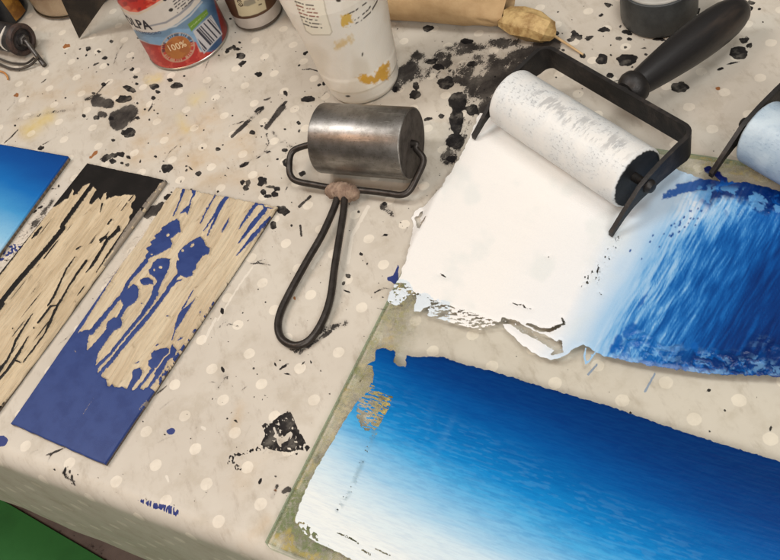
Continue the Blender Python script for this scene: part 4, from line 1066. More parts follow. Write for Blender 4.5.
# ================================================================== ink brayers
def sweep_strip(bm, path, zc, hh, th):
    """flat bar on edge along a ground-plane path; zc / hh: centre height and full height per point"""
    P = [Vector((p[0], p[1], 0)) for p in path]; rings = []
    for i, p in enumerate(P):
        t = (P[min(i + 1, len(P) - 1)] - P[max(i - 1, 0)]).normalized(); n = Vector((-t.y, t.x, 0)) * th / 2
        z0, z1 = zc[i] - hh[i] / 2, zc[i] + hh[i] / 2
        rings.append([bm.verts.new((p + s * n) + Vector((0, 0, z))) for s, z in ((1, z0), (1, z1), (-1, z1), (-1, z0))])
    for a, b in zip(rings[:-1], rings[1:]):
        for k in range(4):
            bm.faces.new((a[k], a[(k + 1) % 4], b[(k + 1) % 4], b[k]))
    bm.faces.new(rings[0][::-1]); bm.faces.new(rings[-1])


def make_brayer(loc, th, label, coat, seed):
    """local x: towards the handle, local y: along the drum (the near end is -y)"""
    R, Ln, z0 = .0234, .1325, GT + .0009
    root = empty('brayer', (loc[0], loc[1], z0), th + PI / 2)
    tag(root, label, 'brayer', 'brayers on the glass slab')
    iron = simple('black_iron', (.018, .016, .015), (.070, .056, .046), .48, .35, lo=.48, hi=.80, sc=70, bd=.0005)
    rubber = simple('black_rubber', (.010, .010, .011), (.020, .019, .019), .55, sc=90, bd=.0004)
    wood = simple('black_wood', (.011, .010, .010), (.075, .052, .036), .42, lo=.52, hi=.80, sc=22, bd=.0004, stretch=(.25, 1, 1), fine=500)
    h = Ln / 2
    # drum with a coat of ink: a slightly uneven sleeve
    nth, nz = 132, 200
    A, Z = np.meshgrid(np.linspace(0, 2 * PI, nth + 1), np.linspace(-h, h, nz), indexing='ij')
    n = fbm(np.cos(A) * 3 + 7, Z * 60 + np.sin(A) * 3, seed, 3) - .5
    e = np.minimum(Z + h, h - Z); rag = .0013 * (fbm(np.cos(A) * 16 + 29, np.sin(A) * 16 + 29, seed + 5, 4) - .5)
    rr = R + .0005 * sst(0, .003, e - rag) + n * .0003 - .0016 * sst(.0016, 0, e)
    V = np.stack([rr * np.cos(A), Z * 1.0, R + rr * np.sin(A)], -1).reshape(-1, 3)
    drum = raw_mesh('drum', V, grid_faces(nth + 1, nz)[:, ::-1], coat, root, True, dict(edge=(e - rag).ravel() * 1000), dict(loc=np.stack([A * R, Z, A * 0], -1).reshape(-1, 3)))
    my = Matrix.Translation((0, 0, R)) @ Matrix.Rotation(-PI / 2, 4, 'X')
    for s in (-1, 1):
        bm = bmesh.new(); lathe(bm, [(.0035, s * (h - .0035)), (.011, s * (h - .004)), (R * .80, s * (h - .0028)), (R * .93, s * (h - .0006)), (R - .0018, s * (h - .0008))], my, 56, False)
        bm_obj('end_cap', bm, rubber, drum)
    bm = bmesh.new(); lathe(bm, [(.0034, -h - .0085), (.0034, h + .0085)], my, 20); bm_obj('axle', bm, iron, root)
    # flat bar frame: foot, bolt eye, corner, back bar, and the same mirrored
    ya = h + .0085; xb = .0475; zb = .0310
    side = [(-.0370, .0030, .0042), (-.0330, .0058, .0046), (-.0240, .0128, .0060), (-.0150, .0182, .0085), (-.0080, .0218, .0125), (0, .0238, .0150), (.012, .0262, .0175), (.028, .0278, .0205)]
    path, zc, hh = [], [], []
    for x, z, q in side: path.append((x, -ya)); zc.append(z); hh.append(q)
    rc = .009
    for k in range(7):
        a = k / 6 * PI / 2
        path.append((xb - rc + rc * math.sin(a), -ya + rc - rc * math.cos(a))); hh.append(.0228 - .0036 * k / 6); zc.append(.0394 - hh[-1] / 2)
    full = path + [(p[0], -p[1]) for p in path[::-1]]
    bm = bmesh.new(); sweep_strip(bm, full, zc + zc[::-1], hh + hh[::-1], .0034); bevel(bm, .0006, 2, 40)
    frame = bm_obj('frame', bm, iron, root)
    for s in (-1, 1):
        bm = bmesh.new(); lathe(bm, [(.0008, s * (ya + .0062)), (.0034, s * (ya + .0055)), (.0050, s * (ya + .0034)), (.0054, s * (ya + .0018)), (.0054, s * (ya + .0008))], my, 24); bm_obj('bolt', bm, iron, frame)
    # handle along +x
    mx = Matrix.Translation((0, -.004, 0)) @ axis_m((0, 0, zb), (1, 0, -.055))
    bm = bmesh.new(); lathe(bm, [(.0062, xb + .0005), (.0062, xb + .0060), (.0085, xb + .0064), (.0112, xb + .0092), (.0128, xb + .0135), (.0125, xb + .018), (.0108, xb + .0205)], mx, 40); ferrule = bm_obj('ferrule', bm, iron, root)
    prof = [(.0100, .068), (.0106, .072), (.0116, .080), (.0127, .090), (.0139, .102), (.0151, .116), (.0158, .130), (.0160, .142), (.0157, .154), (.0148, .164), (.0132, .172), (.0108, .179), (.0075, .1836), (.0036, .1856), (.0008, .1860)]
    bm = bmesh.new(); lathe(bm, prof, mx, 48); ferrule.parent = bm_obj('handle', bm, wood, root)
    return root


def coat_mat(name, c1, c2, dark, amt, seed):
    t = NT(name); l = t.attr('loc', True)
    lz = t.n('ShaderNodeSeparateXYZ', i_Vector=l).outputs
    s = t.vmath('ADD', l, (seed * .1, 0, 0))
    n1 = t.noise(t.vmath('MULTIPLY', s, (1, .55, 1)), 620, 4, .65); n2 = t.noise(s, 42, 4, .6); n3 = t.noise(s, 1400, 3, .6); n4 = t.noise(t.vmath('MULTIPLY', s, (.35, 1, 1)), 150, 5, .7)
    colr = t.mix(t.step(n2, .35, .65), c1, c2)
    spots = t.math('MULTIPLY', t.step(n1, .545, .63), t.step(n2, .40, .58))
    # the worn, patchy band along the top of the drum
    band = t.step(t.math('ABSOLUTE', t.math('SUBTRACT', lz[0], R_BAND)), .011, .004)
    mid = t.step(t.math('ABSOLUTE', t.math('ADD', lz[1], .012)), .058, .040)
    patch = t.math('MULTIPLY', t.math('MULTIPLY', band, mid), t.step(n4, .48, .58))
    colr = t.mix(t.math('MULTIPLY', spots, .5 * amt), colr, dark)
    colr = t.mix(t.math('MULTIPLY', patch, .45 * amt), colr, dark)
    ed = t.step(t.attr('edge'), .1, .9)
    colr = t.mix(ed, lin(22, 21, 21), colr)
    t.bsdf(colr, t.math('ADD', .30, t.math('MULTIPLY', n2, .2)), 0, t.bump(t.math('ADD', n1, t.math('MULTIPLY', n3, .4)), .00025), .45)
    return t.m


R_BAND = .0234 * 1.62
make_brayer((.16610, .45378), -1.2294, 'brayer whose drum is coated in white ink, its black handle pointing away', coat_mat('white_coat', lin(246, 244, 238, .78), lin(236, 238, 236, .76), lin(120, 122, 126), 1.0, 3), 501)
make_brayer((.30062, .32640), -1.2365, 'brayer with a pale blue drum standing at the right edge of the slab', coat_mat('pale_blue_coat', lin(200, 216, 226, .8), lin(174, 194, 210, .8), lin(112, 136, 160), .8, 9), 541)

# ================================================================== containers
def cyl_hit(px, py, c, r):
    """angle and height where the sight line of a photo point meets an upright cylinder"""
    d = ray(px, py); o = np.array([0, 0, CAMH])
    ox, oy = o[0] - c[0], o[1] - c[1]
    a = d[0] ** 2 + d[1] ** 2; b = ox * d[0] + oy * d[1]; q = ox * ox + oy * oy - r * r
    t = (-b - math.sqrt(max(b * b - a * q, 0))) / a
    p = o + t * d
    return math.atan2(p[1] - c[1], p[0] - c[0]), p[2]


FONT = None


def text_mesh(body, size, spacing=1.0, fat=0.0):
    cu = bpy.data.curves.new('txt', 'FONT'); cu.body = body; cu.size = size; cu.offset = fat * size; cu.space_character = spacing
    cu.align_x = 'CENTER'; cu.align_y = 'CENTER'; cu.resolution_u = 3
    ob = bpy.data.objects.new('txt', cu); COL.objects.link(ob)
    dg = bpy.context.evaluated_depsgraph_get(); me = bpy.data.meshes.new_from_object(ob.evaluated_get(dg))
    bpy.data.objects.remove(ob); bpy.data.curves.remove(cu)
    return me


def wrap_text(name, body, size, c, r, ang, z, mat, parent, rot=0.0, bold=0, sx=1.0, spacing=1.0, local=None):
    me = text_mesh(body, size, spacing, bold)
    bm = bmesh.new(); bm.from_mesh(me); bpy.data.meshes.remove(me)
    bmesh.ops.triangulate(bm, faces=bm.faces)
    bmesh.ops.subdivide_edges(bm, edges=[e for e in bm.edges if e.calc_length() > .0015], cuts=2)
    cr, sr = math.cos(rot), math.sin(rot)
    for v in bm.verts:
        x, y = v.co.x * sx, v.co.y
        x, y = x * cr - y * sr, x * sr + y * cr
        a = ang + x / r
        v.co = (r * math.cos(a), r * math.sin(a), z + y)
    me = bpy.data.meshes.new(name); bm.to_mesh(me); bm.free(); me.materials.append(mat)
    return link(bpy.data.objects.new(name, me), parent)


def painted_wall(name, c, r, z0, z1, paint, mat, parent, rfun=None, st=.0005):
    """upright lathe surface whose label print is held per vertex"""
    nth = int(2 * PI * r / st); nz = int((z1 - z0) / st) + 1
    A, Z = np.meshgrid(np.linspace(0, 2 * PI, nth + 1), np.linspace(z0, z1, nz), indexing='ij')
    rr = rfun(A, Z) if rfun else np.full(A.shape, r)
    V = np.stack([rr * np.cos(A), rr * np.sin(A), Z], -1).reshape(-1, 3)
    Pw = V + [c[0], c[1], 0]; x, y = proj(Pw)
    view = np.array([0, 0, CAMH]) - Pw
    front = (view[:, 0] * V[:, 0] + view[:, 1] * V[:, 1]) > 0
    col = paint(x, y, A.ravel(), Z.ravel(), front)
    return raw_mesh(name, V, grid_faces(nth + 1, nz), mat, parent, True, None, dict(col=col))


def label_mat(name, rough=.35, spec=.5, noise_amt=.12, bd=.0001, coat=0.0):
    t = NT(name); v = t.coord(); n = t.noise(v, 120, 4, .6); n2 = t.noise(v, 1500, 3, .6)
    c = t.attr('col', True)
    colr = t.mix(t.math('MULTIPLY', t.step(n, .4, .7), noise_amt), c, t.vmath('MULTIPLY', c, (.6, .55, .5)))
    t.bsdf(colr, t.math('ADD', rough, t.math('MULTIPLY', n, .12)), 0, t.bump(n2, bd), spec, coat)
    return t.m


def plain(name, c, rough=.5, metal=0.0):
    t = NT(name); v = t.coord(); n = t.noise(v, 300, 3, .6)
    t.bsdf(t.mix(t.math('MULTIPLY', n, .3), c, tuple(x * .7 for x in c)), rough, metal)
    return t.m


TIN = simple('tin_rim', (.50, .47, .42), (.36, .33, .29), .34, .85, sc=90, bd=.0001)
INKTXT = plain('dark_print', lin(34, 30, 38), .5)


def tomato_can():
    c = (-.09406, .80341); r = .0425; H = .108
    root = empty('tomato_can', (c[0], c[1], 0))
    tag(root, 'tomato tin with red, white and blue label, barcode and orange badge', 'food can')

    def paint(x, y, A, Z, fr):
        wob = (fbm(x * .2, y * .2, 601, 3) - .5)
        red = LIN((176, 44, 38)); white = LIN((222, 214, 204)); blue = LIN((128, 164, 196)); pale = LIN((188, 202, 214))
        n = len(x); col = np.tile(white, (n, 1))
        # back of the tin, away from the photo
        zz = Z + .004 * np.sin(A * 3)
        bk = np.where((zz < .032)[:, None], red, np.where((zz < .05)[:, None], blue, white))
        bk = np.where((zz > .085)[:, None], LIN((196, 46, 34)), bk)
        # tomato picture at the top
        tom = sd_poly(x, y, [(100, -40), (112, -12), (118, 3), (123, 8.5), (130, 12), (138, 12.5), (146, 9), (153, 5), (161, 0), (180, -14), (200, -40)], 12)
        hl = fbm(x * .12, y * .25, 603, 3)
        tc = mixc(np.tile(LIN((202, 44, 30)), (n, 1)), LIN((232, 112, 84)), sst(.50, .66, hl))
        tc = mixc(tc, LIN((150, 26, 22)), sst(.56, .70, fbm(x * .2, y * .2, 604)) * .8)
        # blue sweep with paler stripes
        bl = sd_poly(x, y, [(132, 29), (140, 32), (152, 33), (166, 30), (178, 23), (190, 13), (200, 2), (208, -14), (250, -14), (250, 40), (216, 54), (204, 54), (196, 44), (186, 41), (176, 38), (168, 41), (160, 45.5), (150, 44), (141, 40), (135, 37)], 12)
        grey = sd_stroke(x, y, [(150, 26), (166, 22.5), (180, 14), (190, 5), (198, -8)], [.8, 1.0, 1.1, 1.2, 1.4])
        gr2 = sd_stroke(x, y, [(160, 30), (176, 26), (190, 16), (202, 2)], [.6, .8, .8, .8])
        lower = sd_poly(x, y, [(110, 34), (138, 39.5), (150, 44), (160, 45.5), (170, 42), (196, 42), (200, 52), (212, 52), (218, 45), (222, 34), (219, 20), (214, 0), (213, -14), (260, -14), (260, 120), (110, 120)], 12)
        col = mixc(col, tc, sst(-.6, .6, tom)) if False else col * (1 - sst(-.6, .6, tom))[:, None] + tc * sst(-.6, .6, tom)[:, None]
        rim = sst(1.4, .4, abs(tom + 1.6)) * .5
        col = mixc(col, LIN((230, 196, 150)), rim)
        bt = blue * (1 - sst(.4, .6, fbm(x * .05, y * .12, 605))[:, None] * .35) + np.array([.02, .03, .04])
        k = sst(-.7, .7, bl)[:, None]; col = col * (1 - k) + bt * k
        col = mixc(col, LIN((212, 216, 218)), sst(-.5, .5, gr2) * .8); col = mixc(col, LIN((120, 126, 140)), sst(-.5, .5, grey) * .75)
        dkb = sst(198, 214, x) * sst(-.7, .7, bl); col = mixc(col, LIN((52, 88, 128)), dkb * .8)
        rd = mixc(np.tile(LIN((184, 44, 40)), (n, 1)), LIN((206, 76, 62)), sst(.5, .66, fbm(x * .25, y * .25, 606, 3)))
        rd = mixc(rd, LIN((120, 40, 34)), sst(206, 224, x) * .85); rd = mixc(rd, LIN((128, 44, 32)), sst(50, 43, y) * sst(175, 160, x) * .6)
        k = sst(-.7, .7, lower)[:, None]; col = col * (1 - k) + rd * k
        bc_ = sd_poly(x, y, [(209, 50), (216, 41), (222, 36), (222, 44), (217, 50.5)], 8); col = mixc(col, LIN((52, 84, 124)), sst(-.6, .6, bc_))
        # round badge
        bx, by, br = 178.0, 47.5, 16.5
        dx = x - bx; dy = (y - by); ca, sa = math.cos(math.radians(-18)), math.sin(math.radians(-18))
        u = dx * ca + dy * sa; v = (-dx * sa + dy * ca) / .86
        rho = np.hypot(u, v); th = np.arctan2(v, u)
        col = mixc(col, LIN((186, 116, 56)), sst(br * .84, br * .76, rho))
        col = mixc(col, LIN((160, 84, 44)), sst(br * .84, br * .76, rho) * sst(.5, .65, fbm(x * .16, y * .16, 607)) * .6)
        col = mixc(col, LIN((206, 176, 150)), sst(1.1, .5, abs(rho - br)) * .6)
        let = (np.sin(th * 26 + 3 * np.sin(th * 7)) > -.1) * sst(1.9, 1.2, abs(rho - br * .90))
        topw = (v < 0)
        col = mixc(col, np.where(topw[:, None], LIN((52, 48, 62)), LIN((206, 170, 140))), let * .75)
        # barcode sticker panel
        P = [(193, 31.5), (211, 15), (222.5, 34), (204, 54)]
        bq = sd_poly(x, y, P, 8)
        sx_, sy_ = (211 - 193), (15 - 31.5); L = math.hypot(sx_, sy_)
        q = ((x - 193) * sx_ + (y - 31.5) * sy_) / L
        bars = vn(q * 1.15, q * 0 + 3.0, 611)
        col = mixc(col, LIN((206, 204, 206)), sst(-.5, .5, bq))
        col = mixc(col, LIN((48, 50, 66)), sst(.5, 1.6, bq) * sst(.44, .54, bars))
        # green flash
        gq = sd_poly(x, y, [(187.5, 24.5), (206.5, 9), (208.5, 14), (191.5, 31.5)], 8)
        col = mixc(col, LIN((112, 152, 52)), sst(-.5, .5, gq))
        gq2 = sd_stroke(x, y, [(191, 27), (207, 12.5)], .5); col = mixc(col, LIN((176, 200, 130)), sst(-.4, .4, gq2) * sst(.35, .5, vn(x * .9, y * .9, 612)))
        # block of small print and ink spots
        for i in range(6):
            o = 2.6 * i
            ln_ = sd_stroke(x, y, [(172 + o * .42, -1 + o * 1.05), (181 + o * .42, -8 + o * 1.05), (188 + o * .3 + 4, -17 + o * 1.05)], .62)
            col = mixc(col, LIN((78, 74, 78)), sst(-.3, .3, ln_) * sst(.30, .45, vn(x * .8 + i * 9, y * .3, 613)))
        for q_ in ((171, 10, 2.6, 1.8), (165, -.5, 2.4, 1.8), (160, -6, 2, 1.5)):
            col = mixc(col, LIN((28, 26, 26)), sst(-.3, .4, sd_blob(x, y, *q_, -25, .2, 3)))
        return np.where(fr[:, None], col, bk)
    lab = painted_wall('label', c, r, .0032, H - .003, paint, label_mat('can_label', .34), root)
    bm = bmesh.new(); lathe(bm, [(r - .003, .0012), (r - .0002, .0004), (r + .0006, .0014), (r + .0005, .0026), (r - .0004, .0034)], None, 80); bm_obj('bottom_rim', bm, TIN, root)
    bm = bmesh.new(); lathe(bm, [(r - .0004, H - .0032), (r + .0006, H - .002), (r + .0005, H), (r - .0012, H), (r - .0016, H - .003), (r * .5, H - .0036), (.0004, H - .0036)], None, 80, False); bm_obj('lid', bm, TIN, root)
    # printed words
    a0, z0 = cyl_hit(142.5, 25.0, c, r)
    wrap_text('lettering', 'POLPA', .0150, c, r + .00025, a0 - .27, z0, INKTXT, lab, -.02, .030, sx=.86, spacing=1.06)
    a1, z1 = cyl_hit(150, 33.5, c, r)
    wrap_text('lettering', 'DI POMODORO', .0046, c, r + .00025, a1 - .10, z1, plain('blue_print', lin(60, 66, 96)), lab, 0.0)
    a2, z2 = cyl_hit(177, 47.5, c, r)
    wrap_text('lettering', '100%', .0100, c, r + .00025, a2, z2 + .001, plain('cream_print', lin(232, 200, 160)), lab, .02, .02, sx=.85, spacing=1.05)


tomato_can()


def white_bottle():
    c = (.04880, .64150); R0 = .0325
    root = empty('plastic_bottle', (c[0], c[1], 0))
    tag(root, 'translucent white plastic bottle with yellow paint smears behind the steel roller', 'bottle')
    H = .150

    def rf(A, Z):
        r = np.full(Z.shape, R0)
        r = np.where(Z < .006, R0 - .0022 * ((.006 - Z) / .006) ** 2, r)
        r = r + .0010 * sst(.014, .018, Z) - .0005 * sst(.030, .035, Z)
        r = r + .105 * np.clip(Z - .008, 0, .10)
        return r + (fbm(np.cos(A) * 2 + 4, Z * 30, 621, 2) - .5) * .0008

    def paint(x, y, A, Z, fr):
        n = len(x); col = np.tile(LIN((246, 238, 224)), (n, 1))
        col = mixc(col, LIN((226, 214, 194)), sst(.40, .65, fbm(x * .05, y * .03, 622, 3)) * .6)
        col = mixc(col, LIN((232, 226, 214)), sst(.016, .012, Z) * .8)
        lab = sd_poly(x, y, [(284, -20), (296, 2), (302, 20), (306, 31), (312, 35), (330, 35), (332, 32), (326, 12), (320, -20)], 8)
        col = mixc(col, LIN((252, 244, 224)), sst(-.6, .8, lab)); col = mixc(col, LIN((182, 170, 144)), sst(1.0, .2, abs(lab)) * .6)
        for i in range(7):
            yy = 2.6 + i * 3.7; xo = i * .9
            l = sd_stroke(x, y, [(295 + xo * 1.6, yy - 1), (305 + xo * 1.3, yy + 2.2), (315 + xo * 1.25, yy + 3.2)], .62)
            cc = (150, 84, 62) if 1 <= i <= 3 else (84, 76, 66)
            col = mixc(col, LIN(cc), sst(-.35, .35, l) * sst(.28, .44, vn(x * .7 + i * 7, y * .2, 624)))
        for p in ([(343, 16.5), (355, 11), (366, 3), (372, -4)], [(347, 24), (358, 18.5), (368, 10), (376, -2)], [(351, 26), (362, 20), (371, 12), (379, -2)]):
            l = sd_stroke(x, y, p, .65); col = mixc(col, LIN((66, 58, 50)), sst(-.35, .35, l) * sst(.25, .4, vn(x * .6, y * .25, 625)))
        def yl(P, k, c_=(222, 178, 58), w=3.0, t0=.0):
            nonlocal col
            s = sd_poly(x, y, P, 10); col = mixc(col, LIN(c_), sst(-w, w, s + (fbm(x * .35, y * .35, 626, 3) - .5) * 7 + t0) * k)
        yl([(341, 16), (352, 14), (353, 20), (347, 26), (341, 26)], .9, w=1.2)
        yl([(336, 42), (348, 37), (353, 36), (352, 42), (343, 46), (336, 48)], .6)
        yl([(355, 77), (364, 75), (374, 76), (380, 66), (389, 62), (389, 78), (376, 82), (367, 84), (360, 80)], .95, (214, 160, 36), 1.6)
        dkp = sd_blob(x, y, 362.5, 54.5, .9, 2, 10, .3, 3); col = mixc(col, LIN((70, 62, 50)), sst(-.4, .4, dkp))
        dkp = sd_blob(x, y, 348, 96.3, 2.6, 1, 0, .3, 3); col = mixc(col, LIN((60, 54, 46)), sst(-.4, .4, dkp))
        col = col * 1.13
        dkp = sd_blob(x, y, 338.5, .5, 2.4, 1.6, 0, .3, 4); col = mixc(col, LIN((70, 56, 40)), sst(-.4, .4, dkp))
        return col
    t = NT('bottle_plastic'); v = t.coord(); n = t.noise(v, 60, 4, .6)
    t.bsdf(t.attr('col', True), t.math('ADD', .30, t.math('MULTIPLY', n, .15)), 0, t.bump(n, .0006), .45, Subsurface_Weight=.12, Subsurface_Radius=(.01, .008, .006), Subsurface_Scale=.6)
    painted_wall('body', c, R0, .0002, H, paint, t.m, root, rf)
    pl = simple('bottle_white', lin(214, 206, 190), lin(196, 186, 168), .35, sc=40)
    bm = bmesh.new(); r1 = R0 + .0105 + .001
    lathe(bm, [(r1, H - .0003), (r1 * .97, H + .006), (r1 * .82, H + .016), (r1 * .55, H + .024), (.013, H + .028), (.013, H + .036)], None, 64, False); bm_obj('shoulder', bm, pl, root)
    bm = bmesh.new(); lathe(bm, [(.0165, H + .030), (.0165, H + .048), (.0155, H + .050)], None, 48); bm_obj('cap', bm, pl, root)
    bm = bmesh.new(); lathe(bm, [(R0 - .0024, .0001), (R0 - .001, .0016), (.001, .0016)], None, 48, False); bm_obj('foot', bm, pl, root)


white_bottle()


def rounded(c, r, w, d, n=6):
    out = []
    for sx, sy, a0 in ((1, 1, 0), (-1, 1, 90), (-1, -1, 180), (1, -1, 270)):
        for k in range(n + 1):
            a = math.radians(a0 + 90 * k / n)
            out.append((c[0] + sx * (w / 2 - r) + r * math.cos(a), c[1] + sy * (d / 2 - r) + r * math.sin(a)))
    return out


def glass_like(name, tint, rough=.08, opaque=.4, c=(.7, .7, .7)):
    t = NT(name)
    tr = t.n('ShaderNodeBsdfTransparent'); t.inp(tr, 'Color', tint)
    b = t.bsdf(c, rough, 0, None, .5, out=False)
    m = t.n('ShaderNodeMixShader'); t.inp(m, 0, opaque); t.inp(m, 1, tr.outputs[0]); t.inp(m, 2, b)
    t.surf(m.outputs[0]); return t.m


def brown_label_jar():
    c = (-.0180, .7975); r = .0250
    root = empty('glass_jar', (c[0], c[1], 0))
    tag(root, 'small glass jar with brown edged cream label between the tomato tin and white bottle', 'jar')
    gl = glass_like('jar_glass', (.90, .89, .86), .1, .45, lin(206, 196, 184))
    dk = simple('jar_dark_glass', lin(84, 74, 64), lin(60, 52, 44), .2, sc=60)  # darker glass tone for the ring round the jar's foot
    bm = bmesh.new(); lathe(bm, [(r - .004, .0004), (r - .0012, .0010), (r, .0034), (r, .016), (r - .0004, .0165)], None, 64); bm_obj('base', bm, simple('jar_clear', lin(196, 186, 176), lin(176, 166, 156), .14, sc=40, bd=.0002), root)
    bm = bmesh.new(); lathe(bm, [(r - .0030, .0003), (r - .0004, .0007), (r + .0005, .0022), (r + .0006, .0032), (r + .0001, .0042)], None, 64); bm_obj('base_rim', bm, dk, root)
    def paint(x, y, A, Z, fr):
        n = len(x); col = np.tile(LIN((86, 56, 34)), (n, 1))
        cr = sd_poly(x, y, [(222, -30), (233, -4), (239, 15.5), (242, 16.6), (250, 16), (258, 13.5), (266.5, 9), (265, 2), (261, -30)], 8)
        col = mixc(col, LIN((208, 194, 160)), sst(-.5, .5, cr))
        g = sd_poly(x, y, [(243, 6), (244, 1), (254, -2), (256, 3), (248, 6.5)], 6); col = mixc(col, LIN((150, 142, 122)), sst(-.6, .6, g))
        for P in ([(258, 0), (260, -3)], [(259, 5), (261.5, 4)]):
            col = mixc(col, LIN((70, 52, 34)), sst(-.3, .3, sd_stroke(x, y, P, .6)))
        return np.where(fr[:, None], col, LIN((86, 56, 34)))
    lab = painted_wall('label', c, r, .0165, .062, paint, label_mat('jar_label', .5), root, lambda A, Z: np.full(A.shape, r + .0002))
    a0, z0 = cyl_hit(240.5, 5.5, c, r)
    wrap_text('lettering', 'ea', .0100, c, r + .0005, a0, z0 + .003, plain('brown_print', lin(72, 54, 36)), lab, PI / 2)
    bm = bmesh.new(); lathe(bm, [(r - .0003, .0618), (r, .066), (r - .006, .072), (r - .006, .076)], None, 48, False); bm_obj('neck', bm, gl, root)
    bm = bmesh.new(); lathe(bm, [(r - .0045, .0735), (r - .0040, .0745), (r - .0040, .088), (r - .005, .089)], None, 48); bm_obj('lid', bm, simple('brown_lid', lin(90, 58, 36), None, .4), root)


brown_label_jar()


def slim_tube():
    """part-hidden pale carton standing behind the white bottle"""
    p = W(296.5, 27, 0); root = empty('paper_carton', (p[0] + .012, p[1] + .008, 0))
    tag(root, 'pale carton with faint green print half hidden behind the white plastic bottle', 'carton')
    m = simple('carton_card', lin(216, 208, 192), lin(200, 190, 172), .6, sc=30)
    bm = bmesh.new(); prism(bm, rounded((0, 0), .007, .030, .030), .0022, .10); bevel(bm, .0012, 2, 60); bm_obj('body', bm, m, root)
    bm = bmesh.new(); prism(bm, rounded((0, 0), .0068, .0285, .0285), .0002, .0032); bm_obj('base', bm, simple('carton_base', lin(52, 52, 46), None, .5), root)
    bm = bmesh.new()
    for k in range(5):
        z = .030 + k * .006
        vs = [bm.verts.new((x, -.01515, zz)) for x, zz in ((-.006, z), (.006 - .003 * (k % 2), z), (.006 - .003 * (k % 2), z + .0022), (-.006, z + .0022))]; bm.faces.new(vs)
    ob = bm_obj('print', bm, plain('green_print', lin(120, 140, 92)), root, False)
    ob['kind'] = 'stuff' if False else 'part'
    del ob['kind']


slim_tube()


def ink_tin():
    c = (.3000, .5715); r = .0318; H = .0335
    root = empty('ink_tin', (c[0], c[1], 0))
    tag(root, 'round dark ink tin with pale metal lid near the long black brayer handle', 'tin')
    m = simple('dark_tin', lin(62, 64, 64), lin(46, 47, 47), .42, .15, sc=50, bd=.0003)
    bm = bmesh.new(); lathe(bm, [(r - .003, .0003), (r - .0006, .0012), (r, .0040), (r, H - .003), (r - .0008, H - .0008), (r - .0022, H)], None, 80); bm_obj('body', bm, m, root)
    lid = simple('pale_lid', (.58, .56, .51), (.46, .44, .40), .42, .35, sc=60, bd=.0002)
    bm = bmesh.new(); lathe(bm, [(r - .0022, H - .0005), (r - .0026, H + .0010), (r - .0044, H + .0012), (r - .0052, H + .0004), (.001, H + .0004)], None, 72, False); bm_obj('lid', bm, lid, root)


ink_tin()


def pink_jar():
    c = (-.1979, .9842); r = .0560
    p = W(52, 22, 0)
    c = (-.1960, .9850)
    root = empty('glass_jar', (c[0], c[1], 0))
    tag(root, 'wide glass jar with pinkish cream contents standing behind the dark scraper blade', 'jar')
    gl = simple('pink_contents', lin(208, 184, 160), lin(186, 158, 134), .28, sc=40, bd=.0005)
    bm = bmesh.new(); lathe(bm, [(r - .006, .0025), (r - .0008, .004), (r - .0004, .008), (r - .0004, .030)], None, 72); bm_obj('contents', bm, gl, root)
    gg = glass_like('greenish_glass', (.93, .92, .87), .08, .14, lin(150, 140, 116))
    bm = bmesh.new(); lathe(bm, [(r - .006, .0003), (r - .001, .0010), (r + .0006, .0050), (r + .0008, .02), (r + .0008, .088), (r - .005, .098), (r - .005, .108)], None, 72, False); bm_obj('glass', bm, gg, root)
    bm = bmesh.new(); lathe(bm, [(r - .005, .0003), (r - .001, .0006), (r + .0012, .0022), (r + .0010, .0036)], None, 72, False); bm_obj('base_rim', bm, simple('jar_base', lin(96, 78, 60), None, .3), root)
    lab = simple('green_label', lin(150, 152, 96), lin(176, 150, 106), .5, sc=50, lo=.42, hi=.58)
    bm = bmesh.new(); lathe(bm, [(r + .0012, .031), (r + .0013, .032), (r + .0013, .078), (r + .0012, .079)], None, 72, False); bm_obj('label', bm, lab, root)
    bm = bmesh.new(); lathe(bm, [(r - .0035, .102), (r - .003, .103), (r - .003, .118), (r - .005, .119)], None, 56); bm_obj('lid', bm, simple('jar_lid', lin(120, 112, 96), None, .35, .6), root)


pink_jar()


def dark_bottle():
    q = W(22, 23, 0); r = .030
    v = np.array([0, 0, CAMH]) - q; v[2] = 0; v /= np.linalg.norm(v)
    c = q - v * r; c = c + np.array([-.012, .0, 0])
    root = empty('ink_bottle', (c[0], c[1], 0))
    tag(root, 'black ink bottle with gold label at the far left corner of the table', 'bottle')
    m = simple('black_glass', (.012, .013, .015), (.020, .020, .022), .22, sc=40, bd=.0002)
    bm = bmesh.new(); lathe(bm, [(r - .004, .0003), (r - .001, .0012), (r, .0045), (r, .070), (r - .004, .082), (.014, .092), (.014, .10)], None, 64); bm_obj('body', bm, m, root)
    gold = simple('gold_label', lin(176, 128, 52), lin(120, 78, 30), .45, .2, sc=60, lo=.4, hi=.62)
    bm = bmesh.new(); n = 14; a0, z0 = cyl_hit(23, 14, c, r); a0 -= .10
    pr = [[bm.verts.new(((r + .0004) * math.cos(a0 + (k / n - .5) * .62), (r + .0004) * math.sin(a0 + (k / n - .5) * .62), z)) for k in range(n + 1)] for z in (z0, z0 + .035)]
    for k in range(n): bm.faces.new((pr[0][k], pr[0][k + 1], pr[1][k + 1], pr[1][k]))
    bm_obj('label', bm, gold, root)
    bm = bmesh.new(); lathe(bm, [(.0165, .096), (.017, .097), (.017, .114), (.0155, .116)], None, 40); bm_obj('cap', bm, m, root)


dark_bottle()


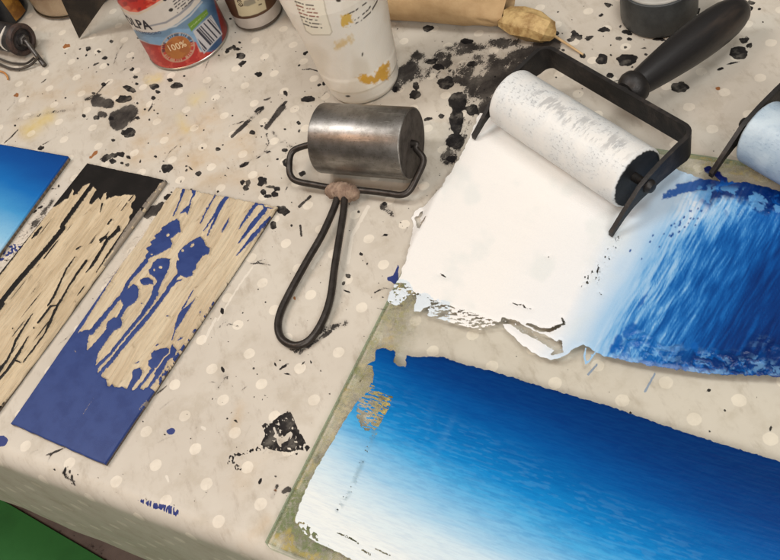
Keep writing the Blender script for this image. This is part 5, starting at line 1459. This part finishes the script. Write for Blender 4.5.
def scraper():
    """steel blade leaning with one corner on the cloth"""
    tip = W(79, 38, 0)
    def at(px, py, z): return W(px, py, z)
    root = empty('scraper', (tip[0], tip[1], 0))
    tag(root, 'dark rust stained scraper blade standing on its corner beside the tomato tin', 'scraper')
    A, B, Cc = at(79.5, 38.3, .0006), at(60, -4, .050), at(109, -4, .046)
    A, B, Cc = [np.array(p) - [tip[0], tip[1], 0] for p in (A, B, Cc)]
    nrm = np.cross(B - A, Cc - A); nrm /= np.linalg.norm(nrm)
    top1 = A + (B - A) * 1.6; top2 = A + (Cc - A) * 1.6
    bm = bmesh.new()
    def plate(P, th):
        a = [bm.verts.new(p + nrm * th / 2) for p in P]; b = [bm.verts.new(p - nrm * th / 2) for p in P]; n = len(P)
        bm.faces.new(a); bm.faces.new(b[::-1])
        for i in range(n): bm.faces.new((a[i], b[i], b[(i + 1) % n], a[(i + 1) % n]))
    plate([A, A + (Cc - A) * .02, top2, top1, A + (B - A) * .02], .0016)
    m = simple('rusty_dark_steel', (.016, .012, .009), (.045, .032, .021), .55, .3, sc=40, bd=.0004, lo=.4, hi=.68)
    bm_obj('blade', bm, m, root, smooth=False)
    mid = (top1 + top2) / 2; dr = (mid - A); dr /= np.linalg.norm(dr)
    bm = bmesh.new(); tube(bm, [Vector(mid + dr * k) for k in (-.012, .0, .03, .07, .085)], [.006, .011, .012, .013, .008], 18)
    bm_obj('handle', bm, simple('scraper_wood', lin(110, 74, 44), None, .5, stretch=(1, 1, .2)), root)


scraper()


def small_ink_roller():
    c = np.array([-.27795, .91622, .0166]); th = -.80805; Ln = .05; r = .0158
    ax = np.array([math.cos(th), math.sin(th), 0]); root = empty('ink_roller', (c[0], c[1], 0))
    tag(root, 'small ink caked roller with brown end rim and bare metal arm', 'roller')
    blk = simple('caked_ink', (.012, .011, .012), (.034, .028, .026), .48, sc=110, bd=.0012)
    brn = simple('brown_caked_rim', (.060, .034, .026), (.022, .015, .013), .6, sc=200, bd=.0010)
    iron = simple('worn_iron', (.15, .14, .13), (.07, .06, .055), .4, .7, sc=160, bd=.0004)
    wht = simple('white_ink_mark', lin(224, 216, 204), None, .5)
    o3 = np.array([c[0], c[1], 0])
    m = axis_m(c - o3, ax); h = Ln / 2
    bm = bmesh.new(); lathe(bm, [(r - .001, -h - .02), (r - .0006, -h - .018), (r - .0008, h - .012), (r - .0012, h - .004)], m, 48); bm_obj('drum', bm, blk, root)
    bm = bmesh.new(); lathe(bm, [(r - .001, h - .0085), (r + .0012, h - .0070), (r + .0016, h - .0030), (r + .0004, h - .0004), (r - .0024, h), (r - .0038, h - .0010), (r - .0042, h - .0040)], m, 48, False); bm_obj('end_rim', bm, brn, root)
    bm = bmesh.new(); lathe(bm, [(r - .0040, h - .0035), (.0072, h - .0028), (.0066, h - .0010), (.0015, h - .0006)], m, 40, False); bm_obj('end_face', bm, blk, root)
    bm = bmesh.new(); lathe(bm, [(.0024, h - .001), (.0062, h - .0008), (.0062, h + .0022), (.0050, h + .0032), (.0028, h + .0030), (.0022, h + .0012)], m, 6, False); bm_obj('nut', bm, iron, root)
    # white ring of ink on the drum
    bm = bmesh.new(); up = np.array([0, 0, 1.]); sd_ = np.cross(ax, up); pts = []
    for k in range(13):
        a = math.radians(-20 + 9.5 * k); pts.append(Vector(c - o3 + ax * (h - .0175 - .002 * math.sin(k * .5)) + (math.cos(a) * sd_ + math.sin(a) * up) * (r - .0006)))
    tube(bm, pts, [.0004 + .0011 * math.sin(PI * (k + .5) / 13) for k in range(13)], 8); bm_obj('ink_mark', bm, wht, root)
    n0 = c + ax * (h + .003); tip = W(44.5, 65.5, .0022)
    p1 = n0 * .52 + tip * .48 + np.array([0, 0, .0005])
    bm = bmesh.new(); tube(bm, [Vector(p - o3) for p in (n0 + [0, 0, .003], n0, p1, tip)], [.0020, .0028, .0024, .0027], 12); bm_obj('arm', bm, iron, root)
    wire = simple('grey_wire', (.10, .085, .07), (.05, .042, .036), .5, .5)
    bm = bmesh.new(); tube(bm, [Vector(p - o3) for p in spline([W(-14, 60, .006), W(0, 64.5, .0035), W(10, 68.5, .0022), W(20, 69, .002), W(29, 66, .003), W(35, 61, .006), W(38, 56, .012)], 7)], .0014, 10); bm_obj('wire_frame', bm, wire, root)
    bm = bmesh.new(); tube(bm, [Vector(p - o3) for p in spline([W(-14, 53, .008), W(0, 59, .0045), W(12, 63, .0026), W(26, 63.5, .0028), W(34, 58, .008)], 7)], .0012, 10); bm_obj('wire_frame', bm, wire, root)


small_ink_roller()


def paper_roll():
    a, b = W(384, -3, .020), W(508, 7, .016)
    root = empty('paper_roll', (a[0], a[1], 0))
    o3 = np.array([a[0], a[1], 0])
    tag(root, 'kraft paper roll lying at the back with a taped end and a thin wooden stick', 'paper roll')
    kraft = simple('kraft_paper', lin(192, 160, 116), lin(168, 134, 92), .75, sc=24, bd=.0009, fine=500)
    tapem = simple('masking_tape', lin(204, 174, 118), lin(150, 116, 68), .55, sc=110, bd=.0009)
    # crumpled sleeve: squashed towards its right end
    nu, nv = 90, 64; d = b - a; L = np.linalg.norm(d[:2]); e = np.array([d[0], d[1], 0]) / L; s = np.array([-e[1], e[0], 0])
    U, T = np.meshgrid(np.linspace(-.1, 1, nu), np.linspace(0, 2 * PI, nv), indexing='ij')
    rx = .0225 - .004 * sst(.55, 1, U); rz = .0205 - .0085 * sst(.45, 1, U)
    k = 1 + (fbm(U * 5 + 3, np.cos(T) * 2 + np.sin(T) * 1.4 + 8, 701, 4) - .5) * (.10 + .26 * sst(.5, 1, U))
    P = o3[None, None] * 0 + (a - o3)[None, None] * [1, 1, 0] + (U * L)[..., None] * e + (np.cos(T) * rx * k)[..., None] * s
    P[..., 2] = rz * (1 + np.sin(T) * k) + .0004
    P[..., 2] = np.maximum(P[..., 2], .0006)
    raw_mesh('paper_wrap', P.reshape(-1, 3), grid_faces(nu, nv), kraft, root)
    # tape end, pinched
    q = [W(506, 17, .013), W(520, 20.5, .0125), W(534, 25, .0115), W(546, 29.5, .0095), W(551, 31, .007)]
    bm = bmesh.new(); tube(bm, [Vector(p - o3) for p in q], [.0110, .0138, .0145, .0128, .0098], 11)
    for v in bm.verts:
        v.co.z = max(.0004, .0004 + (v.co.z - .0004) * .86)
        v.co += Vector((random.gauss(0, .0011), random.gauss(0, .0011), abs(random.gauss(0, .0008))))
    bm_obj('tape_end', bm, tapem, root, True, 18)
    st = simple('pale_stick', lin(206, 176, 132), lin(180, 146, 100), .6, stretch=(1, 1, 1))
    bm = bmesh.new(); tube(bm, [Vector(p - o3) for p in (W(548, 30.5, .006), W(556, 37, .004), W(570, 46, .0026), W(583, 54.5, .0016))], [.0011, .0012, .0011, .0009], 10); bm_obj('stick', bm, st, root)


paper_roll()


def shaving():
    m = simple('orange_shaving', lin(206, 150, 84), lin(178, 116, 58), .6)
    bm = bmesh.new(); p = [W(-6, 69, .001), W(0, 71, .002), W(4, 72.5, .003), W(7, 76, .002), W(8, 79.5, .001)]
    o = np.array([p[1][0], p[1][1], 0])
    tube(bm, [Vector(q - o) for q in spline(p, 6)], .0010, 8)
    for v in bm.verts: v.co.z *= .9
    ob = bm_obj('wood_shaving', bm, m); ob.location = o
    tag(ob, 'curled orange wood shaving below the small ink caked roller', 'shaving')


shaving()

# ================================================================== light
w = bpy.data.worlds.new('World'); SC.world = w; w.use_nodes = True
nt = w.node_tree; bg = nt.nodes['Background']
tc = nt.nodes.new('ShaderNodeTexCoord'); sx = nt.nodes.new('ShaderNodeSeparateXYZ'); nt.links.new(tc.outputs['Generated'], sx.inputs[0])
cr = nt.nodes.new('ShaderNodeValToRGB'); nt.links.new(sx.outputs[2], cr.inputs[0])
cr.color_ramp.elements[0].position = 0.0; cr.color_ramp.elements[0].color = (.16, .13, .10, 1)
cr.color_ramp.elements[1].position = 1.0; cr.color_ramp.elements[1].color = (.80, .74, .66, 1)
e_ = cr.color_ramp.elements.new(.35); e_.color = (.34, .30, .26, 1)
nt.links.new(cr.outputs[0], bg.inputs[0]); bg.inputs[1].default_value = .38


def lamp(name, loc, aim, size, energy, color, sy=None, along=None):
    l = bpy.data.lights.new(name, 'AREA'); l.energy = energy; l.color = color
    l.shape = 'RECTANGLE'; l.size = size; l.size_y = sy or size
    o = bpy.data.objects.new(name, l); link(o); o.location = loc
    o.rotation_euler = (Vector(aim) - Vector(loc)).to_track_quat('-Z', 'Y').to_euler()
    if along:
        z = (Vector(loc) - Vector(aim)).normalized(); x = Vector(along); x = (x - z * x.dot(z)).normalized(); y = z.cross(x)
        o.rotation_euler = Matrix((x, y, z)).transposed().to_euler()
    return o


lamp('ceiling_or_fill_lamp', (-.80, .93, 1.62), (.0, .45, 0), .9, 16, (1.0, .978, .95), .3, (.804, -.594, 0))
lamp('ceiling_or_fill_lamp', (.42, .06, 1.80), (.10, .40, 0), .8, 14, (1.0, .985, .965), .5)
lamp('ceiling_or_fill_lamp', (-.1, -1.3, 1.35), (.0, .5, 0), 1.0, 29, (1.0, .972, .94), .6)  # fill added behind the camera to brighten the bottle, hanging cloth and mat
lamp('warm_lamp', (-1.2, .24, 1.6), (0, .5, 0), .80, 5.5, (1.0, .52, .25), .05, (.804, -.594, 0))

SC.view_settings.view_transform = 'Standard'; SC.view_settings.look = 'None'
SC.view_settings.exposure = -0.13; SC.view_settings.gamma = 1.0
SC.render.engine = 'CYCLES'
SC.cycles.transparent_max_bounces = 16
SC.cycles.use_denoising = True
